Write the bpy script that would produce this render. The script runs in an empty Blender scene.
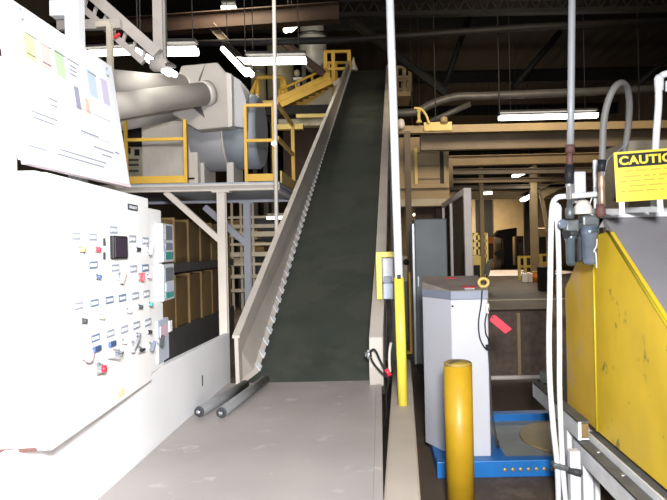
import bpy, bmesh, math, random
from mathutils import Vector, Matrix
random.seed(4)
SC = bpy.context.scene
COL = SC.collection
V = Vector
PI = math.pi

# ------------------------------------------------------------------ camera model (for laying things out at real distances)
F, VX, VY, EYE, ROLL = 600.0, 380.0, 247.0, 1.6, math.radians(1.2)
CR, SR = math.cos(ROLL), math.sin(ROLL)
def uv(px, py):
    dx, dy = px - VX, py - VY
    return dx * CR - dy * SR, dx * SR + dy * CR
def P(px, py, Y):
    u, v = uv(px, py)
    return V((u * Y / F, Y, EYE - v * Y / F))
def hit(px, py, p0, n):
    u, v = uv(px, py)
    d = V((u / F, 1, -v / F)); c = V((0, 0, EYE))
    return c + d * ((p0 - c).dot(n) / d.dot(n))

cam = bpy.data.cameras.new('camera'); cam.sensor_width = 36; cam.sensor_fit = 'HORIZONTAL'
cam.lens = F * 36 / 667
cam.shift_x = -(VX - 333.5) / 667; cam.shift_y = (VY - 250) / 667
cam.clip_start = .05; cam.clip_end = 200
co = bpy.data.objects.new('camera', cam); COL.objects.link(co)
co.location = (0, 0, EYE)
co.rotation_euler = (Matrix.Rotation(ROLL, 3, 'Y') @ Matrix.Rotation(PI / 2, 3, 'X')).to_euler()
SC.camera = co

# ------------------------------------------------------------------ materials
M = {}
def mat(name, col, rough=.5, metal=0, noise=.12, scale=6, bump=0, bscale=None, emit=None, strength=0, spots=None, stretch=None, coat=0):
    m = bpy.data.materials.new(name); m.use_nodes = True
    nt = m.node_tree; b = nt.nodes['Principled BSDF']
    b.inputs['Roughness'].default_value = rough; b.inputs['Metallic'].default_value = metal
    if coat: b.inputs['Coat Weight'].default_value = coat
    tc = nt.nodes.new('ShaderNodeTexCoord'); mp = nt.nodes.new('ShaderNodeMapping')
    nt.links.new(tc.outputs['Object'], mp.inputs[0])
    if stretch: mp.inputs['Scale'].default_value = stretch
    n = nt.nodes.new('ShaderNodeTexNoise'); n.inputs['Scale'].default_value = scale; n.inputs['Detail'].default_value = 6
    nt.links.new(mp.outputs[0], n.inputs['Vector'])
    r = nt.nodes.new('ShaderNodeValToRGB')
    c = V(col)
    lo, hi = c * (1 - noise), c * (1 + noise * .6)
    r.color_ramp.elements[0].position = .3; r.color_ramp.elements[1].position = .7
    r.color_ramp.elements[0].color = (*lo, 1); r.color_ramp.elements[1].color = (*[min(1, x) for x in hi], 1)
    nt.links.new(n.outputs['Fac'], r.inputs[0])
    out = r.outputs[0]
    if spots:                                    # worn / dirty patches: (colour, scale, threshold)
        sc_, sz, th = spots
        n2 = nt.nodes.new('ShaderNodeTexNoise'); n2.inputs['Scale'].default_value = sz; n2.inputs['Detail'].default_value = 8
        n2.inputs['Roughness'].default_value = .65
        nt.links.new(mp.outputs[0], n2.inputs['Vector'])
        r2 = nt.nodes.new('ShaderNodeValToRGB')
        r2.color_ramp.elements[0].position = th; r2.color_ramp.elements[1].position = min(1, th + .07)
        nt.links.new(n2.outputs['Fac'], r2.inputs[0])
        mx = nt.nodes.new('ShaderNodeMixRGB'); mx.inputs[2].default_value = (*sc_, 1)
        nt.links.new(r2.outputs[0], mx.inputs[0]); nt.links.new(out, mx.inputs[1]); out = mx.outputs[0]
    nt.links.new(out, b.inputs['Base Color'])
    if bump:
        bn = nt.nodes.new('ShaderNodeTexNoise'); bn.inputs['Scale'].default_value = bscale or scale * 4
        nt.links.new(mp.outputs[0], bn.inputs['Vector'])
        bp = nt.nodes.new('ShaderNodeBump'); bp.inputs['Strength'].default_value = bump; bp.inputs['Distance'].default_value = .01
        nt.links.new(bn.outputs['Fac'], bp.inputs['Height']); nt.links.new(bp.outputs[0], b.inputs['Normal'])
    if emit:
        b.inputs['Emission Color'].default_value = (*emit, 1); b.inputs['Emission Strength'].default_value = strength
    if name in ('black', 'dark_grey', 'belt', 'hose_black', 'floor_concrete', 'brown_mesh', 'girder_brown', 'steel_black'): b.inputs['Specular IOR Level'].default_value = .2
    M[name] = m
    return m
def ribbed(name, col, period, axis, rough=.6, depth=.02):
    m = mat(name, col, rough, noise=.15, scale=1.5)
    nt = m.node_tree; b = nt.nodes['Principled BSDF']
    w = nt.nodes.new('ShaderNodeTexWave'); w.bands_direction = axis; w.inputs['Scale'].default_value = 2 * PI / 20 / period * 1.0
    tc = nt.nodes.new('ShaderNodeTexCoord'); nt.links.new(tc.outputs['Object'], w.inputs['Vector'])
    bp = nt.nodes.new('ShaderNodeBump'); bp.inputs['Strength'].default_value = .6; bp.inputs['Distance'].default_value = depth
    nt.links.new(w.outputs['Fac'], bp.inputs['Height']); nt.links.new(bp.outputs[0], b.inputs['Normal'])
    return m

mat('white_paint', (.72, .735, .755), .45, noise=.03)
mat('panel_white', (.95, .955, .96), .4, noise=.02)
mat('housing_white', (.86, .865, .89), .45, noise=.05, scale=2)
mat('board_white', (.86, .87, .9), .35, noise=.03)
mat('pink_edge', (.8, .68, .70), .5)
mat('feed_steel', (.385, .35, .335), .42, .1, noise=.12, scale=2, spots=((.48, .45, .44), 5, .60))
mat('board_beige', (.54, .485, .43), .55, noise=.12, scale=2.5, spots=((.17, .13, .10), 5, .72))
mat('edge_beige', (.58, .53, .47), .5, noise=.08)
mat('belt', (.046, .054, .044), .65, noise=.22, scale=2.2, bump=.15, bscale=40, spots=((.055, .060, .047), 1.3, .5))
mat('bright_steel', (.62, .66, .70), .22, .9, noise=.2, scale=30)
mat('clip_steel', (.85, .88, .92), .3, .2, noise=.25, scale=20)
mat('roller_grey', (.24, .245, .25), .4, .3, noise=.1)
mat('dull_steel', (.30, .31, .32), .4, .6, noise=.15)
mat('black', (.012, .012, .013), .5)
mat('dark_grey', (.05, .052, .056), .5)
mat('meter_face', (.045, .03, .05), .3)
mat('tan_beam', (.40, .345, .295), .55, noise=.1, scale=3, spots=((.42, .37, .30), 3, .62))
mat('yellow_sleeve', (.80, .68, .08), .45, noise=.08)
mat('bollard_yellow', (.47, .28, .012), .45, noise=.1, scale=8, spots=((.20, .12, .03), 11, .70), bump=.08)
mat('bollard_cap', (.36, .25, .05), .6, spots=((.12, .09, .05), 9, .5))
mat('hopper_yellow', (.82, .56, .03), .42, noise=.12, scale=3, spots=((.26, .18, .05), 5.5, .592), bump=.05)
mat('hopper_pale', (.80, .52, .06), .45, noise=.1, scale=3, spots=((.74, .50, .20), 1.6, .52))
mat('hopper_grey', (.27, .26, .275), .5, noise=.1, scale=3, spots=((.42, .41, .42), 5, .66))
mat('sign_yellow', (.62, .50, .02), .4, noise=.03)
mat('sign_text', (.40, .31, .015), .5)
mat('cabinet_light', (.55, .56, .61), .45, noise=.05, scale=2)
mat('cabinet_rim', (.22, .25, .32), .45, noise=.1)
mat('cabinet_lid', (.30, .25, .22), .5, noise=.2, scale=7)
mat('red', (.75, .03, .05), .4, noise=.06)
mat('red_tag', (.80, .035, .07), .45, noise=.06)
mat('blue_paint', (.010, .15, .47), .42, noise=.15, scale=6)
mat('deck_grey', (.25, .27, .26), .5, noise=.2, scale=5)
mat('disc_tan', (.33, .25, .12), .5, noise=.12, scale=5)
mat('brass', (.55, .42, .2), .35, .6)
mat('rail_white', (.82, .83, .84), .45, noise=.12, scale=6, spots=((.2, .18, .16), 8, .68))
mat('rail_dark', (.12, .122, .125), .5, noise=.3, scale=8)
mat('pipe_grey', (.30, .315, .33), .5, .1, noise=.1)
mat('hose_grey', (.17, .165, .155), .55)
mat('hose_black', (.02, .021, .025), .5)
mat('bowl_blue', (.075, .105, .125), .3, .2, noise=.25, scale=12)
mat('bowl_shine', (.16, .19, .25), .2, .3, noise=.3, scale=12)
mat('cast_grey', (.13, .145, .145), .45, .4, noise=.3, scale=18)
mat('copper', (.42, .30, .22), .4, .5, noise=.25, scale=20)
mat('rust', (.13, .06, .05), .7, noise=.3)
mat('cream', (.68, .62, .55), .5, noise=.08)
mat('duct_grey', (.46, .43, .40), .6, 0, noise=.08, scale=2)
mat('duct_light', (.6, .57, .54), .45, .1, noise=.06, scale=2)
mat('drum_grey', (.5, .5, .53), .5, .1, noise=.1, scale=2)
mat('drum_blue', (.36, .41, .47), .5, .1, noise=.12, scale=2)
mat('column_white', (.58, .54, .50), .5, noise=.08, scale=3)
mat('column_blue', (.5, .52, .60), .5, noise=.1, scale=3)
mat('deck_blue', (.36, .41, .48), .6, noise=.15)
mat('safety_yellow', (.66, .41, .06), .5, noise=.12, scale=5)
mat('safety_pale', (.62, .47, .14), .5, noise=.12, scale=5)
mat('carton', (.15, .09, .032), .75, noise=.2, scale=3)
mat('carton_light', (.24, .155, .06), .75, noise=.2, scale=3)
mat('rack_dark', (.06, .06, .065), .6, noise=.2)
mat('rack_white', (.42, .38, .31), .6, noise=.12)
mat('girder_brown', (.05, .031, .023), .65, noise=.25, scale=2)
mat('girder_tan', (.33, .235, .12), .6, noise=.2, scale=2)
mat('girder_dull', (.17, .125, .08), .6, noise=.2, scale=2)
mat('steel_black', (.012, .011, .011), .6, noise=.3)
mat('steel_mid', (.085, .08, .077), .5, .2, noise=.2)
mat('strut_grey', (.33, .31, .30), .5, noise=.1)
mat('tank_silver', (.72, .72, .68), .4, .1, noise=.15, scale=1.5)
mat('tank_olive', (.42, .38, .26), .5, .2, noise=.2, scale=1.5)
mat('locker_grey', (.13, .15, .16), .5, 0, noise=.22, scale=2.2)
mat('frame_pinkish', (.75, .66, .62), .5, noise=.08)
mat('brown_mesh', (.14, .10, .08), .7, noise=.25, scale=14)
mat('orange_paint', (.50, .17, .02), .5)
mat('tan_panel', (.30, .215, .11), .6, noise=.12, scale=2)
mat('crate_pale', (.42, .36, .26), .6, noise=.15)
mat('patch_yellow', (.80, .75, .36), .5, noise=.05); mat('patch_pink', (.78, .54, .50), .5, noise=.05)
mat('patch_green', (.50, .66, .42), .5, noise=.05); mat('patch_grey', (.33, .33, .42), .5, noise=.05)
mat('patch_peach', (.74, .56, .45), .5, noise=.05); mat('patch_blue', (.56, .66, .75), .5, noise=.05)
mat('patch_lilac', (.62, .58, .74), .5, noise=.05); mat('ink', (.26, .28, .33), .6); mat('ink_dark', (.18, .20, .26), .6)
mat('plate_blue', (.16, .22, .32), .5); mat('plate_grey', (.34, .38, .44), .5)
mat('screen_grey', (.16, .18, .21), .3); mat('teal', (.05, .28, .27), .4); mat('amber', (.65, .40, .12), .4)
mat('button_blue', (.05, .09, .22), .4); mat('label_pink', (.78, .52, .64), .5); mat('label_cream', (.80, .77, .55), .5)
mat('device_grey', (.55, .58, .62), .45); mat('device_blue', (.50, .56, .66), .45)
mat('lever_silver', (.62, .63, .65), .25, .7)
for nme, stg, c in (('tube_white', 6, (1, .97, .88)), ('tube_far', 4, (1, .95, .82)), ('tube_dim', 3, (1, .92, .7))):
    mat(nme, (.9, .9, .9), .4, emit=c, strength=stg)
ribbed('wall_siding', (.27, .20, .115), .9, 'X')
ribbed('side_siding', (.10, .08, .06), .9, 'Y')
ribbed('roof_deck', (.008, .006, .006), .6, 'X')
ribbed('mezz_siding', (.27, .20, .12), .35, 'Z')
mf = mat('floor_concrete', (.105, .076, .054), .6, noise=.35, scale=.9, spots=((.14, .106, .078), 1.6, .56), bump=.04, bscale=20)

# ------------------------------------------------------------------ mesh helpers
class MB:
    def __init__(s): s.bm = bmesh.new()
    def _faces(s, vs, fs, smooth=False):
        v = [s.bm.verts.new(p) for p in vs]
        for f in fs:
            try:
                q = s.bm.faces.new([v[i] for i in f]); q.smooth = smooth
            except ValueError: pass
        return s
    def obox(s, c, ax, ay, az):                      # centre and three half-axes
        c, ax, ay, az = V(c), V(ax), V(ay), V(az)
        vs = [c + i * ax + j * ay + k * az for k in (-1, 1) for j in (-1, 1) for i in (-1, 1)]
        return s._faces(vs, [(0, 2, 3, 1), (4, 5, 7, 6), (0, 1, 5, 4), (2, 6, 7, 3), (0, 4, 6, 2), (1, 3, 7, 5)])
    def box(s, x0, x1, y0, y1, z0, z1):
        return s.obox(((x0 + x1) / 2, (y0 + y1) / 2, (z0 + z1) / 2), ((x1 - x0) / 2, 0, 0), (0, (y1 - y0) / 2, 0), (0, 0, (z1 - z0) / 2))
    def bar(s, p0, p1, w, h, up=(0, 0, 1)):          # square bar between two points
        p0, p1 = V(p0), V(p1); d = (p1 - p0); l = d.length; d /= l
        up = V(up)
        if abs(d.dot(up)) > .98: up = V((0, 1, 0))
        sx = d.cross(up).normalized(); uz = sx.cross(d)
        return s.obox((p0 + p1) / 2, sx * w / 2, d * l / 2, uz * h / 2)
    def prism(s, poly, ext, smooth=False):           # poly: list of 3-D points, ext: vector
        n = len(poly); ext = V(ext); vs = [V(p) for p in poly] + [V(p) + ext for p in poly]
        fs = [tuple(range(n))[::-1], tuple(range(n, 2 * n))] + [(i, (i + 1) % n, n + (i + 1) % n, n + i) for i in range(n)]
        return s._faces(vs, fs, smooth)
    def tube(s, pts, r, n=12, cap=True):
        pts = [V(p) for p in pts]; m = len(pts)
        rs = r if isinstance(r, (list, tuple)) else [r] * m
        t0 = (pts[1] - pts[0]).normalized()
        a = t0.orthogonal().normalized(); rings = []
        for i, p in enumerate(pts):
            t = (pts[min(i + 1, m - 1)] - pts[max(i - 1, 0)]).normalized()
            a = (a - t * a.dot(t)).normalized(); b = t.cross(a)
            rings.append([s.bm.verts.new(p + (a * math.cos(2 * PI * k / n) + b * math.sin(2 * PI * k / n)) * rs[i]) for k in range(n)])
        for i in range(m - 1):
            for k in range(n):
                f = s.bm.faces.new((rings[i][k], rings[i][(k + 1) % n], rings[i + 1][(k + 1) % n], rings[i + 1][k])); f.smooth = True
        if cap:
            s.bm.faces.new(rings[0][::-1]); s.bm.faces.new(rings[-1])
        return s
    def lathe(s, c, axis, prof, n=20):               # prof: list of (distance along the axis, radius)
        c, axis = V(c), V(axis).normalized()
        a = axis.orthogonal().normalized(); b = axis.cross(a); rings = []
        for d, r in prof:
            rings.append([s.bm.verts.new(c + axis * d + (a * math.cos(2 * PI * k / n) + b * math.sin(2 * PI * k / n)) * max(r, 1e-4)) for k in range(n)])
        for i in range(len(prof) - 1):
            for k in range(n):
                f = s.bm.faces.new((rings[i][k], rings[i][(k + 1) % n], rings[i + 1][(k + 1) % n], rings[i + 1][k])); f.smooth = True
        s.bm.faces.new(rings[0][::-1]); s.bm.faces.new(rings[-1])
        return s
    def ibeam(s, p0, p1, w, h, tf=.02, tw=.015):
        p0, p1 = V(p0), V(p1); d = (p1 - p0).normalized(); up = V((0, 0, 1))
        if abs(d.dot(up)) > .98: up = V((0, 1, 0))
        sx = d.cross(up).normalized(); uz = sx.cross(d)
        q = [(-w, -h), (w, -h), (w, -h + 2 * tf), (tw, -h + 2 * tf), (tw, h - 2 * tf), (w, h - 2 * tf), (w, h), (-w, h), (-w, h - 2 * tf), (-tw, h - 2 * tf), (-tw, -h + 2 * tf), (-w, -h + 2 * tf)]
        return s.prism([p0 + sx * a / 2 + uz * b / 2 for a, b in q], p1 - p0)

def obj(name, mb, m, parent=None, bevel=0, label=None):
    bm = mb.bm
    bmesh.ops.recalc_face_normals(bm, faces=bm.faces)
    base = V((0, 0, 0))
    if parent is None:
        xs = [v.co for v in bm.verts]
        base = V(((min(c.x for c in xs) + max(c.x for c in xs)) / 2, (min(c.y for c in xs) + max(c.y for c in xs)) / 2, min(c.z for c in xs)))
    else:
        q = parent
        while q is not None: base = base + q.location; q = q.parent
    for v in bm.verts: v.co -= base
    me = bpy.data.meshes.new(name); bm.to_mesh(me); bm.free()
    for mm in (m if isinstance(m, (list, tuple)) else [m]): me.materials.append(M[mm])
    o = bpy.data.objects.new(name, me); COL.objects.link(o)
    if parent is None: o.location = base
    else: o.parent = parent
    if bevel:
        bv = o.modifiers.new('bevel', 'BEVEL'); bv.width = bevel; bv.segments = 2; bv.limit_method = 'ANGLE'; bv.angle_limit = .6
    if label: o['label'] = label
    return o
def tag(o, label, cat, group=None, kind=None):
    o['label'] = label; o['category'] = cat
    if group: o['group'] = group
    if kind: o['kind'] = kind
    return o
def thing(name, label, cat, loc, group=None):
    o = bpy.data.objects.new(name, None); COL.objects.link(o); o.location = loc; o.empty_display_size = .1
    return tag(o, label, cat, group)
def struct(name, mb, m):
    o = obj(name, mb, m); o['kind'] = 'structure'; return o
def dup(root, loc, label=None, group=None):
    r = root.copy(); COL.objects.link(r); r.location = loc
    if label: r['label'] = label
    if group: r['group'] = group
    for ch in list(root.children):
        c = ch.copy(); COL.objects.link(c); c.parent = r
        for g in ch.children:
            d = g.copy(); COL.objects.link(d); d.parent = c
    return r

# ------------------------------------------------------------------ the room
XL, XR, YF, YB, ZC = -9.0, 12.0, -5.0, 46.0, 9.2
struct('floor', MB().box(XL, XR, YF, YB, -.2, 0), 'floor_concrete')
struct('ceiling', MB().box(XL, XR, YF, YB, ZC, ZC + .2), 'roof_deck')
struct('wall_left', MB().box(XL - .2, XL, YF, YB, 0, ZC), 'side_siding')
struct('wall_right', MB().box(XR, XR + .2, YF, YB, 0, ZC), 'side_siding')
struct('wall_back', MB().box(XL, XR, YB, YB + .2, 0, 5.7), 'wall_siding')
struct('wall_back', MB().box(XL, XR, YB, YB + .2, 5.7, ZC), 'roof_deck')  # near-black colour stands in for the unlit wall under the roof
# the wall behind the photographer has an opening added to let in soft fill light
w = MB(); w.box(XL, -2.6, YF - .2, YF, 0, ZC); struct('wall_front', w, 'side_siding')
w = MB(); w.box(3.4, XR, YF - .2, YF, 0, ZC); struct('wall_front', w, 'side_siding')
w = MB(); w.box(-2.6, 3.4, YF - .2, YF, 4.2, ZC); struct('wall_front', w, 'side_siding')

# ------------------------------------------------------------------ feed table
t = thing('feed_table', 'grey beige steel feed table in front of the inclined belt', 'table', (-.6, 2.8, 0))
obj('table_top', MB().box(-1.2, -.05, .9, 4.64, .545, .57), 'feed_steel', t)
obj('side_lip', MB().box(-.05, -.008, .9, 4.45, .50, .583), 'feed_steel', t, .004)
obj('end_lip', MB().box(-1.2, -.05, .88, .9, .45, .575), 'feed_steel', t)
obj('under_frame', MB().box(-1.15, -.1, 1.0, 4.5, .47, .545), 'dull_steel', t)
for x in (-1.1, -.14):
    for y in (1.1, 4.3): obj('leg', MB().box(x - .04, x + .04, y - .04, y + .04, 0, .47), 'dull_steel', t)

# ------------------------------------------------------------------ machine housing and control panel
t = thing('machine_housing', 'low white machine housing along the side of the feed table', 'machine', (-1.6, 3, 0))
obj('housing_body', MB().box(-2.3, -1.203, 1.0, 3.36, 0, .943), 'housing_white', t, .008)
obj('side_guard', MB().prism([V((-1.203, 1.0, 0)), V((-1.203, 4.74, 0)), V((-1.203, 4.74, .945)), V((-1.203, 3.1, .975)), V((-1.203, 1.0, .943))], (-.045, 0, 0)), 'housing_white', t, .004, 'long white side guard')
obj('slot', MB().obox((-1.2015, 4.0, .735), (.0015, 0, 0), (0, .008, 0), (0, 0, .035)), 'dark_grey', t)

# panel face plane
C0 = V((-1.110, 1.99, .948)); D = V((-.068, 1, 0)).normalized(); N = V((1, .068, 0)).normalized(); UP = V((0, 0, 1))
panel = thing('control_panel', 'white control panel covered with small labels and buttons, beside the feed table', 'control panel', C0 - N * .15)
PL = 1.06
obj('panel_body', MB().obox(C0 + D * PL / 2 - N * .19 + UP * .465, D * PL / 2, N * .17, UP * .465), 'panel_white', panel, .01)
obj('panel_door', MB().obox(C0 + D * (PL / 2) - N * .01 + UP * .462, D * (PL / 2 + .0), N * .02, UP * .462), 'panel_white', panel, .006)
obj('end_box', MB().obox(C0 + D * (PL + .135) - N * .15 + UP * .45, D * .135, N * .145, UP * .43), 'panel_white', panel, .008)
obj('bottom_strip', MB().obox(C0 - D * .004 - N * .20 + UP * .006, D * .004, N * .16, UP * .006), 'rust', panel, 0, 'thin brown strip along the lower front edge')
FP = C0 + N * .01                                  # door face
def onp(px, py): return hit(px, py, FP, N)
def slab(c, hw, hh, t, off=0): return MB().obox(c + N * (off + t / 2), D * hw, N * t / 2, UP * hh)
plates = [(75, 236, 'plate_grey'), (92, 237, 'plate_grey'), (113, 230, 'plate_grey'), (132, 239, 'plate_grey'), (145, 241, 'plate_grey'),
          (93, 265, 'plate_blue'), (115, 268, 'plate_grey'), (133, 269, 'plate_grey'), (145, 268, 'plate_blue'),
          (78, 306, 'plate_grey'), (94, 303, 'plate_blue'), (109, 300, 'plate_blue'), (122, 298, 'plate_blue'), (135, 296, 'plate_grey'), (146, 294, 'plate_grey'),
          (95, 338, 'plate_blue'), (110, 333.5, 'plate_grey'), (124, 329.5, 'plate_grey'), (136, 325.5, 'plate_grey'), (147.5, 322.5, 'plate_grey')]
for px, py, m in plates:
    c = onp(px, py); k = c.y / F
    p = obj('name_plate', slab(c, 4.4 * k * 2.3, 3.6 * k, .003), m, panel)
    obj('insert', slab(c, 3.0 * k * 2.3, 1.5 * k, .002, .003), 'panel_white', p, label='white label strip')
def button(px, py, m, r=.0095, lab=None):
    c = onp(px, py)
    b = obj('push_button', MB().lathe(c, N, [(0, r * 1.35), (.006, r * 1.35), (.006, r), (.008, r)], 14), 'lever_silver', panel)
    obj('button_cap', MB().lathe(c + N * .008, N, [(0, r), (.010, r), (.014, r * .8), (.015, r * .2)], 14), m, b, label=lab)
for px, py, m, lab in [(79, 249.5, 'amber', 'amber button cap'), (95, 249.5, 'red', 'red button cap'), (136, 249.5, 'black', 'black button cap'), (95.5, 277, 'button_blue', 'dark blue button cap'),
                       (147, 276.5, 'label_pink', 'pink button cap'), (81, 321, 'dark_grey', 'dark button cap'), (99, 317, 'label_cream', None), (126.5, 311, 'device_grey', None),
                       (138, 307, 'dark_grey', None), (148.5, 304.5, 'teal', 'teal button cap'), (136, 335, 'screen_grey', None), (147.5, 332, 'black', None),
                       (122, 342, 'label_cream', None), (118, 352, 'device_grey', None)]:
    button(px, py, m, lab=lab)
for px, py in ((95.5, 349), (111, 344)):
    c = onp(px, py); obj('legend_block', slab(c, .032, .011, .012), 'button_blue', panel, .002, 'dark blue legend block')
for px, py in ((103.5, 242), (103.5, 256)):
    c = onp(px, py); obj('meter_tab', slab(c, .007, .015, .006), 'dark_grey', panel)
c = onp(117, 247.5)
g = obj('meter', slab(c, .084, .050, .018), 'black', panel, .005, 'square dark panel meter')
obj('meter_face', slab(c, .074, .042, .003, .018), 'meter_face', g)
def selector(px, py, ang, m, L=.032):
    c = onp(px, py); d = D * math.cos(ang) + UP * math.sin(ang); e = D * -math.sin(ang) + UP * math.cos(ang)
    s = obj('selector_switch', MB().lathe(c, N, [(0, .020), (.008, .020), (.010, .016), (.014, .015)], 16), 'lever_silver', panel)
    obj('switch_lever', MB().obox(c + N * .022, d * L, N * .009, e * .006), m, s, .003)
selector(147, 249, 1.0, 'device_grey'); selector(118, 277, .9, 'cream'); selector(138, 277, 1.4, 'red', .02)
selector(131, 345, .5, 'lever_silver', .05); selector(149, 346, .7, 'ink_dark', .03); selector(138, 350, 0, 'black', .018); selector(158.0, 341, 1.2, 'dark_grey', .03)
c = onp(116, 353); obj('toggle', MB().lathe(c, N, [(0, .012), (.012, .010), (.03, .006)], 12), 'ink_dark', panel)
c = onp(81, 356); b = obj('emergency_stop', MB().lathe(c, N, [(0, .017), (.02, .015), (.022, .024), (.034, .026), (.043, .018), (.045, .004)], 18), 'label_pink', panel, 0, 'pale pink mushroom button')
c = onp(96, 369); b = obj('emergency_stop', MB().lathe(c, N, [(0, .026), (.012, .026), (.013, .018), (.026, .018)], 18), 'lever_silver', panel, 0, 'emergency stop with a metal guard and red centre')
obj('stop_cap', MB().lathe(c + N * .026, N, [(0, .013), (.006, .016), (.012, .014), (.014, .004)], 16), 'red', b)
c = onp(105, 358); obj('key_guard', MB().tube([c + D * .0, c + N * .05 + D * .03, c + N * .05 + D * .06 + UP * .01, c + D * .09 + UP * .02], .005, 8), 'lever_silver', panel)
for px, py, hw, hh in ((83, 389, .045, .030), (121, 393, .05, .018)):
    c = onp(px, py); obj('notice_label', slab(c, hw, hh, .002), 'label_cream', panel, 0, 'pale yellow notice label')
c = onp(132.5, 207.5); g = obj('maker_plate', slab(c, .065, .014, .003), 'dark_grey', panel, 0, 'dark name plate near the top edge')
for k in range(5): obj('plate_letter', slab(c + D * (-.042 + .021 * k), .006, .007, .001, .003), 'device_grey', g)
# two display units and a drive box clamped at the end
def unit(px0, px1, py0, py1, body, parts):
    Y = 3.30; a, b = P((px0 + px1) / 2, py0, Y), P((px0 + px1) / 2, py1, Y)
    c = hit((px0 + px1) / 2, (py0 + py1) / 2, C0 + N * .005, N); k = c.y / F
    hh = (py1 - py0) / 2 * k; hw = (px1 - px0) / 2 * k * 2.55
    u = obj('display_unit', MB().obox(c - N * .03, D * hw, N * .05, UP * hh), body, panel, .006)
    for nm, fy0, fy1, fx, m in parts:
        z = hh * (1 - fy0 - fy1)
        obj(nm, MB().obox(c + N * .0215 + UP * z, D * hw * fx, N * .0025, UP * hh * (fy1 - fy0)), m, u)
unit(157.5, 172.5, 224, 262, 'device_grey', [('screen', .05, .42, .62, 'screen_grey'), ('button_strip', .50, .68, .62, 'ink_dark'), ('lower_label', .74, .93, .7, 'teal')])
unit(158, 173, 264, 300, 'device_grey', [('screen', .10, .46, .75, 'screen_grey'), ('button_strip', .52, .74, .7, 'device_blue'), ('lower_label', .78, .93, .7, 'teal')])
c = P(163, 340, 3.27); c = hit(163, 340, C0 - N * .0, N)
u = obj('drive_box', MB().obox(c - N * .04, D * .10, N * .045, UP * .115), 'device_blue', panel, .006, 'pale blue drive box')
obj('drive_label', MB().obox(c + N * .007 + UP * .05, D * .07, N * .002, UP * .032), 'label_pink', u, 0, 'pink label')
obj('drive_latch', MB().obox(c + D * .125 + UP * .06 - N * .01, D * .026, N * .02, UP * .03), 'panel_white', u)

# ------------------------------------------------------------------ display board above the panel
B0 = V((-1.25, 2.12, 1.934)); B1 = V((-1.25, 3.0, 1.934)); T0 = V((-1.33, 2.12, 2.53))
bu = (T0 - B0); bh = bu.length; bu = bu.normalized(); bd = V((0, 1, 0)); bn = bd.cross(bu).normalized()
if bn.x < 0: bn = -bn
board = thing('display_board', 'leaning white display board with faded colour patches, above the control panel', 'notice board', V((-1.29, 2.56, 1.934)))
obj('board_sheet', MB().obox((B0 + B1) / 2 + bu * bh / 2, bd * .44, bu * bh / 2, bn * .008), 'board_white', board, .002)
obj('board_edge', MB().obox(B0 + bu * bh / 2 - bd * .008, bd * .009, bu * bh / 2, bn * .012), 'pink_edge', board)
obj('bottom_edge', MB().obox((B0 + B1) / 2 - bu * .006, bd * .44, bu * .007, bn * .012), 'pink_edge', board)
def onb(px, py): return hit(px, py, B0 + bn * .008, bn)
def patch(px, py, hw, hh, m, name='colour_patch'):
    c = onb(px, py); return obj(name, MB().obox(c + bn * .0002, bd * hw, bu * hh, bn * .0003), m, board)
for a in [(30, 47, .038, .052, 'patch_yellow'), (46, 57, .036, .052, 'patch_pink'), (60, 64.5, .038, .056, 'patch_green'), (77.5, 98, .021, .050, 'patch_grey'),
          (87.5, 106, .021, .035, 'patch_peach'), (92, 84, .042, .062, 'patch_blue'), (105, 92, .036, .062, 'patch_lilac')]: patch(*a)
# printed lines of faded text
for px, py, hw in [(31, 36, .04), (46, 46, .04), (60, 54, .04), (73, 62, .05), (73, 67, .03), (73, 71, .03), (73, 75, .03), (92, 74, .04), (53, 100, .035), (54, 106, .025), (31, 55, .03), (47, 64, .03),
                   (72, 104, .36), (45, 116, .09), (44, 121, .07), (70, 128, .37), (90, 134, .08), (104, 150, .10), (38, 148, .06), (85, 157, .2), (82, 161, .2), (107, 156, .05), (117, 153, .025)]:
    patch(px, py, hw, .0035 if hw < .3 else .0012, 'ink', 'text_line')
for px, py in ((18, 14), (105, 72)):
    c = onb(px, py); ring = [c + bn * .012 + bd * .012 * math.cos(a) + bu * .02 * math.sin(a) for a in [2 * PI * i / 14 for i in range(15)]]
    obj('wire_clip', MB().tube(ring, .0018, 6, False), 'plate_grey', board)
# post behind the board, and the hanging bracket that carries it
t = thing('support_post', 'thick bright white upright post behind the display board', 'post', (-1.72, 3.25, .943))
x = P(75, 26, 3.25).x
t.location.x = x
obj('post_tube', MB().box(x - .036, x + .036, 3.21, 3.29, .943, 3.6), 'panel_white', t, .004)
obj('post_foot', MB().box(x - .08, x + .08, 3.17, 3.33, .943, .955), 'white_paint', t)
obj('post_arm', MB().box(x - .12, x - .038, 3.22, 3.28, 2.88, 2.96), 'white_paint', t)
obj('board_bracket', MB().bar((x + .03, 3.2, 2.2), (-1.30, 2.9, 2.2), .02, .03), 'white_paint', t)
t = thing('white_cabinet', 'tall plain white cabinet half hidden behind the display board', 'cabinet', (-1.95, 2.2, .943))
obj('cabinet_body', MB().box(-2.25, -1.52, 1.9, 2.55, .943, 2.42), 'panel_white', t, .03)
obj('cabinet_cap', MB().box(-2.2, -1.6, 1.95, 2.5, 2.42, 2.50), 'dull_steel', t, .02)

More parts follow.
